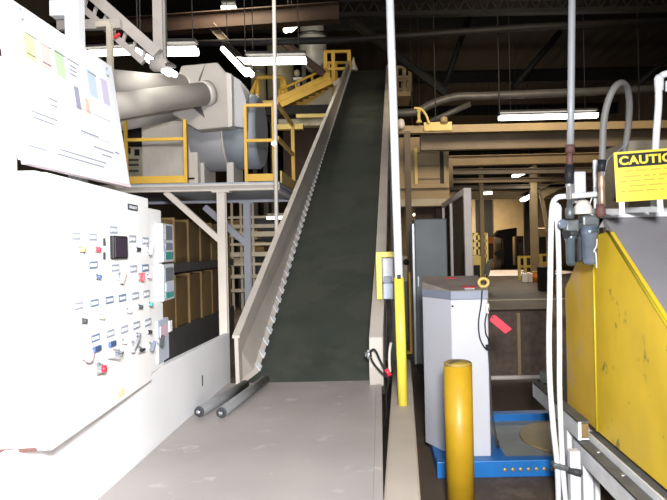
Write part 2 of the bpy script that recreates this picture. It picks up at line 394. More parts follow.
# ------------------------------------------------------------------ inclined conveyor
S = V((.028, 1, .497)); SL = S.length; S = S / SL
W = V((1, -.028, 0)).normalized(); NN = W.cross(S).normalized()
O = V((-.54, 4.65, .572)); LEN = 11.85 * SL
conv = thing('inclined_conveyor', 'long inclined conveyor with a dark green belt rising towards the roof', 'conveyor', (-.54, 4.65, 0))
def cv(w, s, n): return O + W * w + S * s + NN * n
RAD = .13; prof = []
prof += [(0, 0), (LEN, 0)]
for i in range(1, 9): a = PI / 2 - PI * i / 8; prof.append((LEN + RAD * math.cos(a), -RAD + RAD * math.sin(a)))
prof += [(0.02, -2 * RAD)]
for i in range(1, 8): a = -PI / 2 - PI * i / 8; prof.append((RAD * math.cos(a), -RAD + RAD * math.sin(a)))
obj('belt', MB().prism([cv(-.49, s, n) for s, n in prof], W * .98), 'belt', conv, 0, 'dark green rubber belt')
# skirt boards: polygons in (Y, height above the belt)
def sk(w, y, h): return V((O.x + (y - 4.65) * .028 + w, y, O.z + (y - 4.65) * .497 + h))
yl = 16.5
lp = [sk(-.53, 4.50, .075), sk(-.535, 4.50, .44), sk(-.535, 5.55, .42), sk(-.535, 9, .36), sk(-.535, yl, .26), sk(-.505, yl, .008), sk(-.485, 9.5, .010), sk(-.442, 4.74, .012)]
obj('side_channel', MB().prism([sk(-.50, 4.9, -.02), sk(-.50, yl, -.02), sk(-.50, yl, -.30), sk(-.50, 4.9, -.30)], (-.06, 0, 0)), 'steel_mid', conv)
obj('side_board', MB().prism(lp, (-.03, 0, 0)), 'board_beige', conv, .004, 'beige side board left of the belt')
for a, b in ((1, 2), (2, 3), (3, 4)):
    pass
obj('board_edge', MB().prism([lp[1] + V((.012, 0, .0)), lp[2] + V((.012, 0, 0)), lp[3] + V((.012, 0, 0)), lp[4] + V((.012, 0, 0)), lp[4] + V((.012, 0, .022)), lp[3] + V((.012, 0, .022)), lp[2] + V((.012, 0, .022)), lp[1] + V((.012, 0, .022))], (-.055, 0, 0)), 'edge_beige', conv, 0, 'pale folded top edge')
rp = [sk(.445, 4.50, .06), sk(.445, 4.47, .22), sk(.445, 4.54, .40), sk(.462, 6, .35), sk(.485, yl, .14), sk(.485, yl, -.30), sk(.449, 4.9, -.30)]
obj('side_board', MB().prism(rp, (.105, 0, 0)), 'board_beige', conv, .006, 'beige channel right of the belt')
# pressed steel clips holding the belt skirt along the board
nclip = 76
for i in range(nclip):
    y = 4.78 + i * .153
    c = sk(-.452 - .045 * min(1, (y - 4.65) / 5), y, .022); a = S * .042
    q = MB().prism([c - a * .8 + W * .016 - NN * .012, c + a * .8 + W * .018 - NN * .012, c + a * .75 - W * .018 + NN * .045, c - a * .35 - W * .02 + NN * .05], NN * .006 + W * .006)
    obj('skirt_clip', q, 'clip_steel', conv)
c = sk(.445, 4.50, .30)
h = obj('pulley_bearing', MB().lathe(c, (-1, 0, 0), [(-.01, .036), (.012, .036), (.016, .02), (.03, .02)], 18), 'lever_silver', conv, 0, 'round bearing cap at the belt end')
obj('bearing_hole', MB().lathe(c - V((.0305, 0, 0)), (-1, 0, 0), [(0, .011), (.002, .011)], 12), 'black', h)
obj('tail_pulley', MB().tube([cv(-.48, .0, -RAD), cv(.48, .0, -RAD)], RAD - .012, 20), 'dull_steel', conv)
obj('head_pulley', MB().tube([cv(-.6, LEN, -RAD), cv(.6, LEN, -RAD)], RAD - .012, 20), 'dull_steel', conv)
for y in (7.0, 10.5, 14.0):
    for wv in (-.6, .62):
        p = sk(wv, y, -.2); obj('leg', MB().box(p.x - .05, p.x + .05, y - .05, y + .05, 0, p.z), 'steel_mid', conv)
obj('head_guard', MB().prism([sk(-.62, 16.3, -.1), sk(-.62, 16.3, .05), sk(-.62, 16.75, .18), sk(-.62, 17.0, -.1), sk(-.62, 16.8, -.5)], (.03, 0, 0)), 'steel_mid', conv)
p = sk(-.42, 16.62, -.02)
obj('end_lamp', MB().lathe(p, (0, 0, 1), [(0, .11), (.05, .11), (.20, .05), (.36, .02)], 14), 'cream', conv, 0, 'pale cone at the belt head')

# two loose rollers lying on the table
def roller(p0, p1, r, label):
    p0, p1 = V(p0), V(p1); d = (p1 - p0).normalized()
    q = thing('loose_roller', label, 'roller', (p0 + p1) / 2 - V((0, 0, r)), 'loose rollers on the feed table')
    obj('roller_tube', MB().tube([p0, p1], r, 20), 'roller_grey', q)
    e = obj('end_ring', MB().lathe(p0, -d, [(0, r * .98), (.004, r * .98), (.005, r * .6), (.003, r * .55)], 20), 'dark_grey', q)
    obj('shaft_end', MB().lathe(p0, -d, [(0, r * .45), (.022, r * .42), (.026, r * .2)], 12), 'bright_steel', e)
    obj('shaft_end', MB().lathe(p1, d, [(0, r * .45), (.02, r * .42)], 12), 'bright_steel', q)
roller((-1.14, 3.72, .604), (-1.02, 4.44, .604), .033, 'grey conveyor roller lying against the white machine housing')
roller((-.995, 3.69, .603), (-.90, 4.60, .603), .033, 'grey conveyor roller lying out on the table, with a shiny shaft end')

# ------------------------------------------------------------------ beam, striped pole, pull-cord switch, cable
t = thing('guard_beam', 'tan painted steel beam beside the feed table, carrying the white and yellow pole', 'beam', (.09, 3.0, 0))
b0, b1 = V((-.045, 1.0, .49)), V((.118, 5.42, .49))
dd = (b1 - b0).normalized(); sx = dd.cross(V((0, 0, 1)))
obj('beam_tube', MB().obox((b0 + b1) / 2 + sx * .06, sx * .077, dd * (b1 - b0).length / 2, V((0, 0, .08))), 'tan_beam', t, .012)
e = b1 + sx * .06
obj('end_cap', MB().lathe(e - V((0, 0, .08)), (0, 0, 1), [(0, .075), (.155, .075), (.16, .07)], 20), 'tan_beam', t)
for y in (1.6, 4.9):
    q = b0 + dd * (y - 1); obj('leg', MB().box(q.x + .03, q.x + .10, y - .04, y + .04, 0, .41), 'dull_steel', t)
px_ = .128
t = thing('striped_pole', 'bright white pole with a yellow lower half, standing on the tan beam', 'pole', (px_, 3.9, .57))
def pol(z): return V((px_ - .030 * (z - .57) / 2.6, 3.9, z))
obj('pole_tube', MB().tube([pol(.575), pol(4.2)], .027, 16), 'white_paint', t)
obj('yellow_sleeve', MB().tube([pol(.57), pol(1.40)], .0325, 16), 'yellow_sleeve', t, 0, 'yellow sleeve on the lower half')
q = pol(1.405) + V((0, -.03, 0)); obj('pole_bolt', MB().obox(q, (.012, 0, 0), (0, .006, 0), (0, 0, .014)), 'black', t)

Y = 5.0
sw = thing('pull_cord_switch', 'grey safety switch in a yellow bracket beside the conveyor', 'switch', P(385, 300, Y))
a = P(377, 252, Y); b = P(394, 299, Y)
obj('bracket_plate', MB().box(a.x - .01, a.x + .038, Y - .02, Y + .06, b.z, a.z), 'yellow_sleeve', sw, .004, 'yellow bracket')
obj('bracket_arm', MB().box(a.x + .038, b.x + .02, Y - .02, Y + .06, a.z - .045, a.z), 'yellow_sleeve', sw, .003, 'yellow top arm')
obj('switch_body', MB().box(a.x + .045, a.x + .045 + .085, Y - .03, Y + .05, P(385, 299, Y).z, P(385, 283, Y).z), 'device_blue', sw, .008)
obj('switch_head', MB().box(a.x + .042, a.x + .045 + .09, Y - .035, Y + .055, P(385, 282, Y).z, P(385, 258, Y).z), 'cabinet_light', sw, .01)
obj('switch_neck', MB().box(a.x + .05, a.x + .12, Y - .04, Y + .04, P(385, 282, Y).z - .01, P(385, 276, Y).z), 'cabinet_rim', sw, .006)
for dx_ in (.03, .07):
    obj('conduit', MB().tube([V((a.x + .03 + dx_, Y + .02, b.z + .0)), V((a.x + .04 + dx_, Y + .02, b.z - .15)), V((a.x + .035 + dx_ * .6, Y - .1, b.z - .45)), V((a.x + .04 + dx_ * .6, Y - .2, .70))], .008, 8), 'dark_grey', sw)

# loop of black cable at the belt end with a red plug
def curve(pts, n=8):
    out = []; pts = [V(p) for p in pts]; m = len(pts)
    for i in range(m - 1):
        p0, p1, p2, p3 = pts[max(i - 1, 0)], pts[i], pts[i + 1], pts[min(i + 2, m - 1)]
        for k in range(n):
            t_ = k / n
            out.append(.5 * ((2 * p1) + (p2 - p0) * t_ + (2 * p0 - 5 * p1 + 4 * p2 - p3) * t_ ** 2 + (3 * p1 - p0 - 3 * p2 + p3) * t_ ** 3))
    return out + [pts[-1]]
Yc = 4.40
cb = thing('cable', 'loop of black cable with a red plug hanging at the belt end', 'cable', P(381, 372, Yc))
obj('cable_loop', MB().tube(curve([P(371, 357, Yc), P(371, 351, Yc), P(375, 350, Yc - .02), P(380, 360, Yc - .02), P(385, 371, Yc - .02), P(387, 377, Yc - .02), P(381, 372, Yc - .02), P(374, 364, Yc), P(371, 358, Yc)]), .0075, 8), 'hose_black', cb)
obj('plug', MB().tube([P(386, 369, Yc - .03), P(390, 375.5, Yc - .03)], [.015, .018], 12), 'red', cb, 0, 'red plug')
obj('plug_tail', MB().tube(curve([P(388, 377, Yc - .02), P(388.5, 382, Yc - .05), P(386, 396, Yc - .25), P(387, 412, Yc - .45), P(384, 424, Yc - .6), P(381.5, 430, Yc - .75)]), .006, 8), 'hose_black', cb)
obj('yellow_lead', MB().tube(curve([P(390, 372, Yc - .02), P(389.5, 364, Yc), P(389.5, 352, Yc + .05), P(391, 343, Yc + .1)]), .010, 8), 'cream', cb, 0, 'pale lead')

# ------------------------------------------------------------------ bollard
t = thing('bollard', 'yellow steel bollard with a worn domed top, in front of the grey cabinet', 'bollard', (.452, 3.6, 0))
obj('bollard_pipe', MB().lathe((.452, 3.6, 0), (0, 0, 1), [(0, .085), (.885, .085)], 32), 'bollard_yellow', t)
obj('bollard_cap', MB().lathe((.452, 3.6, .885), (0, 0, 1), [(0, .085), (.012, .083), (.02, .07), (.024, .03), (.025, .002)], 32), 'bollard_cap', t, 0, 'worn brownish cap')

# ------------------------------------------------------------------ stretch wrapper: turntable base and its grey cabinet
tb = thing('turntable_base', 'low blue pallet turntable with a tan round disc', 'turntable', (1.2, 4.75, 0))
obj('front_bar', MB().box(.36, 2.25, 4.12, 4.21, 0, .115), 'blue_paint', tb, .006)
obj('rear_bar', MB().box(.36, 2.25, 5.14, 5.25, 0, .145), 'blue_paint', tb, .006)
obj('left_bar', MB().box(.36, .86, 4.21, 5.14, 0, .10), 'blue_paint', tb, .004)
obj('right_bar', MB().box(2.13, 2.25, 4.21, 5.14, 0, .11), 'blue_paint', tb, .006)
obj('deck', MB().box(.86, 2.13, 4.21, 5.14, 0, .085), 'deck_grey', tb)
dp = P(519.6, 437, 4.65)
obj('disc', MB().lathe((1.51, 4.67, .085), (0, 0, 1), [(0, .445), (.012, .445), (.014, .44)], 48), 'disc_tan', tb, 0, 'round tan disc')
for k in range(7):
    x = .825 + .054 * k
    obj('bolt', MB().lathe((x, 4.12, .055), (0, -1, 0), [(0, .014), (.01, .014), (.013, .007)], 10), 'brass', tb, 0, 'brass bolt')

gc = thing('wrapper_cabinet', 'grey control cabinet with a sloping lid, on the blue turntable base', 'cabinet', (.56, 4.5, .10))
plan = [(.495, 4.25), (.755, 4.25), (.775, 4.34), (.775, 4.80), (.33, 4.80), (.318, 4.58)]
obj('cabinet_body', MB().prism([(x, y, .10) for x, y in plan], (0, 0, 1.115)), 'cabinet_light', gc, .008)
cx_, cy_ = .55, 4.5
def inf(p, f=1.02): return (cx_ + (p[0] - cx_) * f, cy_ + (p[1] - cy_) * f)
obj('lid_rim', MB().prism([(*inf(p, 1.015), 1.216) for p in plan], (0, 0, .059)), 'cabinet_rim', gc, .004, 'blue grey rim')
top = MB(); pts = [inf(p, 1.0) for p in plan]
n_ = len(pts)
lo = [V((x, y, 1.275)) for x, y in pts]; hi_ = [V((x, y, 1.279 + max(0, (y - 4.25)) * .14)) for x, y in pts]
top._faces(lo + hi_, [tuple(range(n_))[::-1], tuple(range(n_, 2 * n_))] + [(i, (i + 1) % n_, n_ + (i + 1) % n_, n_ + i) for i in range(n_)])
obj('lid_top', top, 'cabinet_lid', gc, 0, 'brownish sloping lid')
def lidz(y): return 1.279 + max(0, y - 4.25) * .14
obj('warning_label', MB().obox((.64, 4.36, lidz(4.36) + .003), (.05, 0, 0), (0, .025, .0035), (0, 0, .001)), 'red', gc, 0, 'red label')
obj('warning_label', MB().obox((.635, 4.30, lidz(4.30) + .003), (.035, 0, 0), (0, .014, .002), (0, 0, .001)), 'panel_white', gc, 0, 'white label')
obj('warning_label', MB().obox((.55, 4.70, lidz(4.7) + .003), (.045, 0, 0), (0, .02, .003), (0, 0, .001)), 'red', gc, 0, 'small red label at the back')
obj('screw', MB().lathe((.505, 4.25, 1.17), (0, -1, 0), [(0, .008), (.004, .008)], 10), 'black', gc)
obj('screw', MB().lathe((.505, 4.25, .16), (0, -1, 0), [(0, .006), (.004, .006)], 10), 'dark_grey', gc)
obj('side_cable', MB().tube(curve([V((.715, 4.24, 1.28)), V((.705, 4.235, 1.18)), V((.685, 4.235, 1.06)), V((.69, 4.235, .95)), V((.72, 4.232, .88)), V((.75, 4.235, .86)), V((.752, 4.235, .93)), V((.735, 4.235, .97)), V((.73, 4.235, 1.05)), V((.745, 4.24, 1.12))]), .005, 8), 'hose_black', gc)
obj('side_cable', MB().tube(curve([V((.75, 4.24, .87)), V((.757, 4.237, .75)), V((.765, 4.24, .45)), V((.80, 4.26, .2)), V((.84, 4.4, .12)), V((.87, 4.6, .10))]), .007, 8), 'dark_grey', gc)
obj('cable_clamp', MB().obox((.752, 4.236, .875), (.02, 0, 0), (0, .014, 0), (0, 0, .02)), 'black', gc, .004)
obj('cable_gland', MB().obox((.75, 4.24, 1.15), (.012, 0, 0), (0, .012, 0), (0, 0, .035)), 'cream', gc, .004)
# red tag
Yt = 4.22
t = thing('red_tag', 'red plastic tag sticking out from the side of the grey cabinet', 'tag', P(491, 318, Yt))
pt = [P(490, 321, Yt), P(491.5, 315.5, Yt), P(495.5, 315.2, Yt), P(512, 329, Yt), P(505.5, 333.8, Yt)]
obj('tag_plate', MB().prism(pt, (0, .012, 0)), 'red_tag', t, .002)
obj('tag_wire', MB().tube([P(493, 318, Yt - .003), P(489, 312, Yt), P(488, 306, Yt + .015)], .003, 6), 'hose_black', t)
# ring of yellow tape
c = V((.745, 4.35, lidz(4.35) + .034))
ring = [c + V((.034 * math.cos(a), .0, .030 * math.sin(a))) for a in [2 * PI * i / 20 for i in range(21)]]
t = obj('tape_roll', MB().tube(ring, .012, 8, False), 'safety_pale'); tag(t, 'small yellow ring standing on the lid of the grey cabinet', 'tape roll')

# ------------------------------------------------------------------ yellow hopper
XH = 1.30
hp = thing('tilting_hopper', 'large yellow tipping hopper with a grey sloping front', 'hopper', (1.9, 3.4, 0))
side = [(1.75, .45), (4.25, .45), (4.25, 1.28), (4.02, 1.45), (3.68, 1.63), (3.43, 1.66), (1.75, .568)]
sd = [V((XH, y, z)) for y, z in side]
obj('side_plate', MB().prism([V((XH, y, z)) for y, z in [(1.75, .45), (3.655, .45), (3.655, 1.64), (3.43, 1.66), (1.75, .568)]], (.04, 0, 0)), 'hopper_yellow', hp, .004, 'scuffed yellow side plate')
obj('rear_plate', MB().prism([V((XH + .004, y, z)) for y, z in [(3.655, .45), (4.25, .45), (4.25, 1.28), (4.02, 1.45), (3.68, 1.63), (3.655, 1.64)]], (.036, 0, 0)), 'hopper_pale', hp, .004, 'yellow rear side plate')
obj('seam_weld', MB().tube([V((XH - .002, 3.655, .45)), V((XH - .002, 3.655, 1.62))], .006, 8), 'sign_yellow', hp, 0, 'bright yellow seam')
obj('edge_weld', MB().tube([V((XH + .005, 3.43, 1.66)), V((XH + .005, 1.75, .568))], .009, 8), 'sign_yellow', hp, 0, 'yellow top edge')
obj('front_slope', MB().prism([V((XH + .04, 3.59, 1.745)), V((XH + .04, 1.75, .55)), V((XH + .04, 1.75, .51)), V((XH + .04, 3.62, 1.725))], (1.15, 0, 0)), 'hopper_grey', hp, 0, 'grey sloping front')
obj('back_slope', MB().prism([V((XH + .04, 3.68, 1.62)), V((XH + .04, 4.25, 1.27)), V((XH + .04, 4.25, .47)), V((XH + .04, 4.21, .47)), V((XH + .04, 4.21, 1.24)), V((XH + .04, 3.65, 1.58))], (1.15, 0, 0)), 'hopper_yellow', hp)
obj('bottom_plate', MB().box(XH + .04, XH + 1.19, 1.62, 4.21, .45, .49), 'hopper_yellow', hp)
obj('far_side_plate', MB().prism([p + V((1.19, 0, 0)) for p in sd], (.04, 0, 0)), 'hopper_yellow', hp)
obj('rim_bar', MB().box(XH - .02, XH + 1.25, 3.57, 3.66, 1.745, 1.80), 'white_paint', hp, .008, 'white rim bar along the top')
obj('rim_bracket', MB().prism([V((XH - .02, 3.60, 1.62)), V((XH + .05, 3.60, 1.745)), V((XH - .02, 3.60, 1.80)), V((XH - .045, 3.60, 1.70))], (0, .05, 0)), 'white_paint', hp, .003, 'white corner bracket')
obj('rim_plate', MB().box(XH - .0, XH + 1.2, 3.60, 3.64, 1.69, 1.75), 'hopper_grey', hp)
for y in (2.0, 4.1):
    for x in (1.42, 2.38): obj('leg', MB().box(x - .04, x + .04, y - .04, y + .04, 0, .45), 'rail_white', hp)
# tracks beside the hopper
def track(y0, y1, z, name_label, legs):
    q = thing('steel_track', name_label, 'rail', (1.22, (y0 + y1) / 2, 0), 'steel tracks under the hopper')
    obj('track_web', MB().box(1.185, 1.205, y0, y1, z - .115, z - .004), 'rail_white', q)
    obj('track_top', MB().box(1.185, 1.255, y0 + .004, y1, z - .012, z), 'rail_dark', q)
    obj('track_flange', MB().box(1.187, 1.252, y0 + .002, y1, z - .113, z - .105), 'rail_white', q)
    for yl_ in legs: obj('leg', MB().box(1.19, 1.25, yl_ - .03, yl_ + .03, 0, z - .113), 'rail_white', q)
    return q
q = track(3.66, 4.75, .51, 'upper white steel track with an open end, beside the yellow hopper', (3.93,))
obj('end_block', MB().box(1.207, 1.25, 3.664, 3.70, .41, .495), 'carton_light', q, 0, 'tan block in the open end')
q = track(1.7, 3.76, .39, 'lower white steel track in front of the upper one', (1.85, 3.63))
for y in (3.45, 3.1, 2.75, 2.4):
    obj('track_bolt', MB().lathe((1.23, y, .39), (0, 0, 1), [(0, .014), (.008, .014), (.012, .008)], 10), 'bright_steel', q)
q = thing('angle_strip', 'narrow white angle strip between the track and the yellow hopper', 'rail', (1.275, 2.8, 0))
obj('strip_plate', MB().box(1.262, 1.272, 1.7, 3.75, .30, .425), 'rail_white', q)
obj('strip_shelf', MB().box(1.272, 1.40, 1.7, 3.75, .41, .42), 'dull_steel', q)
obj('leg', MB().box(1.262, 1.29, 1.9, 1.94, 0, .30), 'rail_white', q); obj('leg', MB().box(1.262, 1.29, 3.6, 3.64, 0, .30), 'rail_white', q)
for y in (3.3, 2.9): obj('strip_bolt', MB().lathe((1.262, y, .37), (-1, 0, 0), [(0, .01), (.006, .01)], 8), 'black', q)

# white pipes, clamp, air lines
Yp = 3.50
fr = thing('bent_pipe', 'bright white bent pipe frame standing in front of the yellow hopper', 'pipe', P(562, 500, Yp) * 1.0)
fr.location.z = 0
def pp(px, py, dy=0): return P(px, py, Yp + dy)
r_ = .0165
b = P(562, 467, Yp); foot = V((b.x + .01, Yp, 0))
obj('outer_pipe', MB().tube(curve([foot + V((-.035, 0, 0)), pp(557.5, 470), pp(553.5, 430), pp(550, 385), pp(549, 340), pp(550, 290), pp(551, 230), pp(552.5, 206), pp(556, 198.5), pp(562, 196.5), pp(580, 195.5), pp(604, 193.5)], 6), r_, 12), 'white_paint', fr)
obj('inner_pipe', MB().tube(curve([foot + V((.012, .0, 0)), pp(563, 470), pp(561, 430), pp(559.5, 385), pp(559.5, 340), pp(558.8, 260), pp(557, 215), pp(556, 203)], 6), .0155, 12), 'white_paint', fr)
obj('elbow', MB().lathe(pp(557, 213), (0, 0, 1), [(-.05, .026), (.03, .028), (.05, .02)], 14), 'white_paint', fr, .004)
cl = obj('pipe_clamp', MB().obox(pp(560, 466, -.005), (.045, 0, -.012), (0, .03, 0), (.004, 0, .014)), 'cast_grey', fr, .008, 'grey pipe clamp')
obj('clamp_knob', MB().lathe(pp(568, 470, -.02), (1, -.3, -.2), [(0, .018), (.05, .022), (.075, .02), (.08, .008)], 12), 'dark_grey', cl)
obj('base_post', MB().box(foot.x + .03, foot.x + .09, Yp - .03, Yp + .03, 0, P(570, 450, Yp).z), 'white_paint', fr, .004)

Ya = 3.42
ad = thing('air_drop_pipe', 'thin grey vertical pipe with a black hose end, coming down to the regulators', 'pipe', P(570, 195, Ya))
def pa(px, py, dy=0): return P(px, py, Ya + dy)
obj('pipe_tube', MB().tube([pa(572, -60), pa(572, 0), pa(571, 100), pa(570.3, 148)], .0205, 14), 'pipe_grey', ad)
obj('coupling', MB().tube([pa(570, 145), pa(570, 153)], .027, 14), 'rust', ad)
obj('nipple', MB().tube([pa(570, 150), pa(569.5, 168)], .018, 14), 'rust', ad)
obj('hose_sleeve', MB().tube([pa(569.5, 165), pa(569, 184)], .026, 14), 'hose_black', ad)
obj('silver_fitting', MB().lathe(pa(569, 183.5), (0, 0, -1), [(0, .02), (.004, .022), (.02, .022), (.022, .016), (.09, .016)], 14), 'lever_silver', ad)

# filter and regulator bowls
rg = thing('air_regulator', 'cluster of blue grey air filter and regulator bowls with fittings', 'air regulator', P(580, 268, Ya))
def bowl(px, py0, py1, wpx, m, dy=0):
    a, b = pa(px, py0, dy), pa(px, py1, dy); h = a.z - b.z; r = wpx / 2 * Ya / F
    return obj('filter_bowl', MB().lathe(b, (0, 0, 1), [(0, r * .35), (.006, r * .75), (.018, r * .92), (h * .75, r), (h * .78, r * 1.12), (h, r * 1.12)], 20), m, rg)
q = bowl(571.5, 232, 266, 11, 'bowl_blue'); obj('bowl_guard', MB().lathe(pa(571.5, 236), (0, 0, 1), [(0, .040), (.03, .040)], 18), 'dark_grey', q)
q = bowl(590, 226, 265, 16, 'bowl_shine'); obj('bowl_guard', MB().lathe(pa(590, 233), (0, 0, 1), [(0, .052), (.03, .052)], 18), 'bowl_blue', q)
q = bowl(581, 234, 262, 8, 'dark_grey', .05)
obj('regulator_head', MB().obox(pa(571, 226), (.038, 0, 0), (0, .035, 0), (0, 0, .035)), 'cast_grey', rg, .01)
obj('regulator_head', MB().obox(pa(589, 221), (.048, 0, 0), (0, .04, 0), (0, 0, .032)), 'cast_grey', rg, .012)
obj('regulator_knob', MB().lathe(pa(570, 219), (0, 0, 1), [(0, .024), (.03, .026), (.06, .026), (.065, .02), (.12, .012)], 16), 'cast_grey', rg)
obj('link_block', MB().obox(pa(580, 226), (.03, 0, 0), (0, .022, 0), (0, 0, .018)), 'dark_grey', rg, .005)
obj('gauge', MB().lathe(pa(562, 224, -.03), (0, -1, 0), [(0, .026), (.02, .026), (.022, .022)], 18), 'bowl_shine', rg)
obj('gauge', MB().lathe(pa(566, 234, -.045), (0, -1, 0), [(0, .022), (.018, .022)], 16), 'black', rg)
obj('valve_cap', MB().lathe(pa(583, 209), (0, 0, 1), [(-.03, .05), (.01, .05), (.045, .03), (.05, .02)], 16), 'cream', rg, .004, 'pale valve cap')
obj('drain_stem', MB().tube(curve([pa(597, 239, -.04), pa(596.5, 246, -.05), pa(594, 251, -.05), pa(596, 254, -.05), pa(596.5, 268, -.04)]), .004, 6), 'cream', rg)
obj('side_stem', MB().tube([pa(576, 262, -.03), pa(576, 238, -.03)], .006, 8), 'black', rg)
t = thing('junction_box', 'small pale grey box standing behind the white pipe frame', 'box', pa(579, 197, .25))
a, b = pa(573, 172, .25), pa(585, 200, .25)
obj('box_body', MB().box(a.x, b.x, Ya + .22, Ya + .30, b.z - .02, a.z), 'cabinet_light', t, .008)
obj('box_mount', MB().box(a.x + .02, a.x + .04, Ya + .20, Ya + .24, 1.7, b.z), 'pipe_grey', t)
t = thing('white_upright', 'narrow white upright bar beside the brass fitting', 'bar', pa(595.5, 215, .15))
a, b = pa(593, 160, .15), pa(598.5, 214, .15)
obj('bar_plate', MB().box(a.x, b.x, Ya + .14, Ya + .16, b.z, a.z), 'white_paint', t, .003)
obj('tie_wire', MB().tube([pa(597, 183, .12), pa(590, 203, .1), pa(587, 220, .06)], .004, 6), 'white_paint', t)

hz = thing('hose_loop', 'thick grey hose arching in a tall loop behind the caution sign', 'hose', P(602, 215, 3.3))
Yh = 3.35
def ph(px, py, dy=0): return P(px, py, Yh + dy)
obj('hose_tube', MB().tube(curve([ph(601.5, 180), ph(602.5, 150), ph(603.5, 125), ph(607, 105), ph(613.5, 89), ph(621, 83, .05), ph(627, 88, .15), ph(629.5, 104, .25), ph(628, 128, .35), ph(624.5, 150, .4), ph(620, 172, .4), ph(617, 200, .3)], 6), .0195, 14), 'hose_grey', hz)
obj('hose_collar', MB().tube([ph(602, 160), ph(601.5, 172)], .023, 14), 'hose_black', hz)
obj('brass_fitting', MB().lathe(ph(601.3, 172), (0, 0, -1), [(0, .018), (.03, .02), (.08, .022), (.09, .018), (.18, .02), (.19, .024)], 14), 'copper', hz, 0, 'copper coloured fitting')
obj('elbow', MB().lathe(ph(600.5, 204), (0, 0, -1), [(0, .025), (.03, .027), (.06, .027), (.075, .018)], 14), 'rust', hz, 0, 'rusty elbow')
obj('thin_line', MB().tube(curve([ph(604, 176, -.02), ph(608, 160, .0), ph(617, 152, .05), ph(630, 141, .1)]), .003, 6), 'pipe_grey', hz)

# caution sign
Ys = 3.15
sg = thing('caution_sign', 'yellow and black CAUTION sign above the hopper rim', 'sign', P(648, 200, Ys))
q0 = P(613.5, 152.5, Ys); q1 = P(614, 200, Ys)
ux = V((.98, -.16, .035)).normalized(); uz = V((0, 0, 1)); un = uz.cross(ux).normalized() * -1
un = ux.cross(uz).normalized()
if un.y > 0: un = -un
uz = (un.cross(ux)).normalized()
if uz.z < 0: uz = -uz
SW, SH = .37, .262
sc0 = q0
def sp(a, b, o=0): return sc0 + ux * a - uz * b + un * o
def sbox(a0, a1, b0, b1, t0, t1): return MB().obox(sp((a0 + a1) / 2, (b0 + b1) / 2, (t0 + t1) / 2), ux * (a1 - a0) / 2, uz * (b1 - b0) / 2, un * (t1 - t0) / 2)
plate = obj('sign_plate', sbox(0, SW, 0, SH, -.003, 0), 'sign_yellow', sg)
obj('sign_header', sbox(.017, SW - .017, .012, .082, 0, .001), 'black', sg, 0, 'black header band')
def text_mesh(s, size):
    cu = bpy.data.curves.new('caution_text', 'FONT'); cu.body = s; cu.size = size; cu.offset = size * .04; cu.extrude = .0006; cu.space_character = 1.08
    o = bpy.data.objects.new('caution_text', cu); COL.objects.link(o)
    dg = bpy.context.evaluated_depsgraph_get(); me = bpy.data.meshes.new_from_object(o.evaluated_get(dg))
    bpy.data.objects.remove(o); return me
me = text_mesh('CAUTION', .072)
xs = [v.co.x for v in me.vertices]; ys = [v.co.y for v in me.vertices]
x0, x1, y0, y1 = min(xs), max(xs), min(ys), max(ys)
tw, th = SW - .05, .047
for v in me.vertices:
    fx, fy = (v.co.x - x0) / (x1 - x0), (v.co.y - y0) / (y1 - y0)
    v.co = sp(.025 + fx * tw, .0705 - fy * th, .0018 + v.co.z) - sg.location
me.materials.append(M['sign_yellow'])
o = bpy.data.objects.new('sign_lettering', me); COL.objects.link(o); o.parent = sg
rows = [(.098, .05, [.04, .06, .05, .03, .07]), (.127, .045, [.085, .03, .015, .065, .05]), (.150, .03, [.03, .05, .06, .03, .06, .03]), (.177, .07, [.08, .07, .05]), (.204, .028, [.02, .075, .055, .02, .05, .03])]
for b, a, ws in rows:
    for w_ in ws:
        x = a; s_ = obj('text_word', sbox(x, x + w_, b, b + .0085, 0, .0006), 'sign_text', sg)
        a += w_ + .014
q = P(614, 200, Ys)
obj('sign_stub', MB().obox(sp(.03, SH + .02, -.02), ux * .014, uz * .05, un * .01), 'white_paint', sg, .003)
obj('sign_stub', MB().obox(sp(.22, SH + .02, -.02), ux * .014, uz * .05, un * .01), 'white_paint', sg, .003)
obj('sign_rail', MB().obox(sp(.13, SH - .02, -.012), ux * .12, uz * .012, un * .008), 'white_paint', sg, .003)
obj('sign_arm', MB().bar(sp(.03, SH + .05, -.02), V((sp(.03, SH + .05, -.02).x, 3.60, 1.79)), .03, .03), 'white_paint', sg)
obj('sign_arm', MB().bar(sp(.22, SH + .05, -.02), V((sp(.22, SH + .05, -.02).x, 3.60, 1.79)), .03, .03), 'white_paint', sg)
# white pipe at the edge of the picture
Yw = 3.45
t = thing('vent_pipe', 'white bent pipe rising behind the caution sign', 'pipe', P(654, 210, Yw))
obj('pipe_tube', MB().tube(curve([P(654, 212, Yw), P(654.5, 180, Yw), P(656, 140, Yw), P(658.5, 105, Yw), P(659, 84, Yw), P(663, 75, Yw), P(680, 72, Yw), P(700, 71, Yw), P(706, 76, Yw), P(707, 100, Yw), P(707, 212, Yw)], 6), .020, 14), 'white_paint', t)
obj('pipe_elbow', MB().lathe(P(659, 82, Yw), (0, 0, 1), [(-.05, .024), (.02, .027), (.04, .018)], 14), 'white_paint', t)
obj('pipe_web', MB().obox(P(683, 86, Yw), (.10, 0, 0), (0, .012, 0), (0, 0, .03)), 'white_paint', t, .004)
t = thing('carton', 'tan cardboard carton beyond the caution sign', 'box', (P(640, 150, 5.2).x, 5.2, 0))
a = P(627, 149, 5.2); b = P(668, 133, 5.2)
obj('carton_body', MB().box(a.x, a.x + .75, 5.2, 5.8, 1.5, P(640, 140, 5.2).z), 'crate_pale', t, .01)
obj('stand', MB().box(a.x + .03, a.x + .72, 5.22, 5.78, 0, 1.5), 'steel_mid', t)

